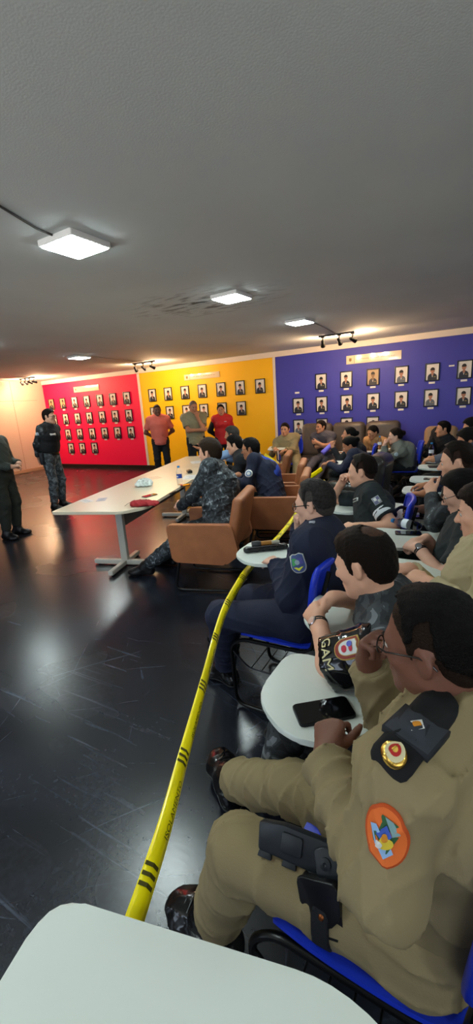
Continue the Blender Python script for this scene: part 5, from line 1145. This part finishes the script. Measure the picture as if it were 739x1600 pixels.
# ---------------------------------------------------------------- yellow barrier tape
YT = mat('yellow tape plastic', 'ffec00', rough=.3, coat=.3); YTX = mat('black tape print', '4a4408', rough=.5)
def tape(pts, lb, w=.035, twist=None, printed=True, drop=.6):
    P = [A3(p) for p in pts]; D_ = []; N = 14
    for i in range(len(P) - 1):     # Catmull-Rom
        p0, p1, p2, p3 = P[max(i-1, 0)], P[i], P[i+1], P[min(i+2, len(P)-1)]
        for k in range(N):
            t = k / N; D_.append(.5 * ((2*p1) + (-p0+p2)*t + (2*p0-5*p1+4*p2-p3)*t*t + (-p0+3*p1-3*p2+p3)*t**3))
    D_.append(P[-1]); n = len(D_); bm = bmesh.new(); rows = []; L = [0]
    for i in range(1, n): L.append(L[-1] + np.linalg.norm(D_[i] - D_[i-1]))
    F = []
    for i in range(n):
        t = nrm(D_[min(i+1, n-1)] - D_[max(i-1, 0)]); l = nrm(np.cross(UP, t)); u = np.cross(t, l)
        tw = twist(L[i]) if twist else .0; l2 = l*math.cos(tw) + u*math.sin(tw); u2 = np.cross(t, l2); F.append((D_[i], t, l2, u2))
    def at(s, v):   # s along, v in -1..1 across (left half flat, right half folded down)
        i = int(np.clip(np.searchsorted(L, s) - 1, 0, n-2)); f = (s - L[i]) / max(1e-6, L[i+1] - L[i])
        (c0, t, l0, u0), (c1, _, l1, u1) = F[i], F[i+1]; c = c0*(1-f) + c1*f; l = l0*(1-f) + l1*f; u = u0*(1-f) + u1*f
        return (c + l * w * v if v >= 0 else c + l * w * v * .8 + u * w * v * drop), nrm(u if v >= 0 else u * .8 - l * drop)
    th = .0006; VV = [1, .5, 0, -.5, -1]
    for i in range(n):
        r = []
        for sg in (1, -1):
            for v in VV:
                q, nn = at(L[i], v); r.append(bm.verts.new(q + nn * th * sg))
        rows.append(r)
    K = len(VV)
    for i in range(n - 1):
        a, b_ = rows[i], rows[i+1]
        for j in range(K - 1):
            bm.faces.new((a[j], a[j+1], b_[j+1], b_[j])); bm.faces.new((a[K+j], b_[K+j], b_[K+j+1], a[K+j+1]))
        for j in (0, K - 1): bm.faces.new((a[j], b_[j], b_[K+j], a[K+j]))
    bmesh.ops.recalc_face_normals(bm, faces=bm.faces[:])
    T = thing('barrier_tape', lb, 'tape', D_[0]); me = bpy.data.meshes.new('strip')
    bmesh.ops.translate(bm, verts=bm.verts[:], vec=Vector(-D_[0])); bm.to_mesh(me); bm.free(); link('strip', me, YT, T, True)
    if printed:
        s = .10; me = text_mesh('ISOLAMENTO', .026, 0); V0 = np.array([v.co[:] for v in me.vertices]); lenw = V0[:, 0].max() - V0[:, 0].min(); P0 = [list(p.vertices) for p in me.polygons]; bpy.data.meshes.remove(me)
        def put(nm, quads):
            vs, fs = [], []
            for V, Fc in quads:
                k = len(vs)
                for x, y in V: q, nn = at(x, y); vs.append(tuple(q + nn * .0014 - D_[0]))
                fs += [[k + i for i in f] for f in Fc]
            me = bpy.data.meshes.new(nm); me.from_pydata(vs, [], fs); link(nm, me, YTX, T)
        while s < L[-1] - .1:
            put('stripe_mark', [([(s + j*.02, y0), (s + j*.02 + .009, y0), (s + j*.02 + .009, y1), (s + j*.02, y1)], [(0, 1, 2, 3)]) for j in range(3) for y0, y1 in ((-.7, 0), (0, .9))])
            s += .11
            if s + lenw < L[-1] - .05: put('lettering', [([(s + lenw/2 + x, y / .030 - .5) for x, y, _ in V0], P0)])
            s += lenw + .05
    return T
tape([(-.485, .34, .655), (-.56, .545, .645), (-.653, .76, .635), (-.779, 1.055, .625), (-.976, 1.531, .625), (-1.069, 1.868, .63), (-1.13, 2.14, .62), (-1.251, 2.864, .58), (-1.33, 3.3, .56), (-1.45, 4.0, .55), (-1.6, 5.2, .55)], 'long yellow barrier tape stretched in front of the first seats', .021, lambda s: .25 + .5*math.sin(s*1.7))
tape([(-3.35, 7.1, .62), (-3.0, 6.9, .46), (-2.66, 6.45, .35), (-2.37, 6.253, .31), (-2.198, 6.351, .37), (-2.06, 6.55, .47)], 'short sagging yellow barrier tape by the young man in khaki', .04, lambda s: 1.1, False, .2)
# ---------------------------------------------------------------- camera, world, view
cam = bpy.data.cameras.new('camera'); co = bpy.data.objects.new('camera', cam); C.objects.link(co)
F_, PI_, RO, YW = 650., math.radians(14.7), math.radians(-3.8), math.radians(29.6)
cy, sy, cp, sp = math.cos(YW), math.sin(YW), math.cos(PI_), math.sin(PI_)
fw = A3(-sy*cp, cy*cp, -sp); rt = A3(cy, sy, 0); up = np.cross(rt, fw); r2 = math.cos(RO)*rt + math.sin(RO)*up; u2 = -math.sin(RO)*rt + math.cos(RO)*up
M = Matrix(np.stack([r2, u2, -fw], 1).tolist()).to_4x4(); M.translation = (0, 0, 1.6); co.matrix_world = M
cam.sensor_fit = 'VERTICAL'; cam.sensor_height = 36; cam.lens = F_ / 1600 * 36; cam.clip_start = .02
bpy.context.scene.camera = co
w = bpy.data.worlds.new('world'); bpy.context.scene.world = w; w.use_nodes = True
wt = w.node_tree; g = wt.nodes.new('ShaderNodeTexCoord'); sx = wt.nodes.new('ShaderNodeSeparateXYZ'); rp = wt.nodes.new('ShaderNodeValToRGB')   # added daylight for the unseen windows, made brighter below to lift the ceiling
wt.links.new(g.outputs['Generated'], sx.inputs[0]); mr = wt.nodes.new('ShaderNodeMapRange'); mr.inputs['From Min'].default_value = -1; wt.links.new(sx.outputs['Z'], mr.inputs['Value']); wt.links.new(mr.outputs['Result'], rp.inputs['Fac'])
rp.color_ramp.elements[0].position = .49; rp.color_ramp.elements[0].color = (1.0, .99, .94, 1); rp.color_ramp.elements[1].position = .52; rp.color_ramp.elements[1].color = (.30, .36, .44, 1)
wt.links.new(rp.outputs['Color'], wt.nodes['Background'].inputs[0])
w.node_tree.nodes['Background'].inputs[0].default_value = (.86, .93, 1, 1); w.node_tree.nodes['Background'].inputs[1].default_value = 8.2
vs = bpy.context.scene.view_settings; vs.view_transform = 'Standard'; vs.look = 'None'; vs.gamma = 1; vs.use_curve_mapping = False; vs.exposure = 0.0
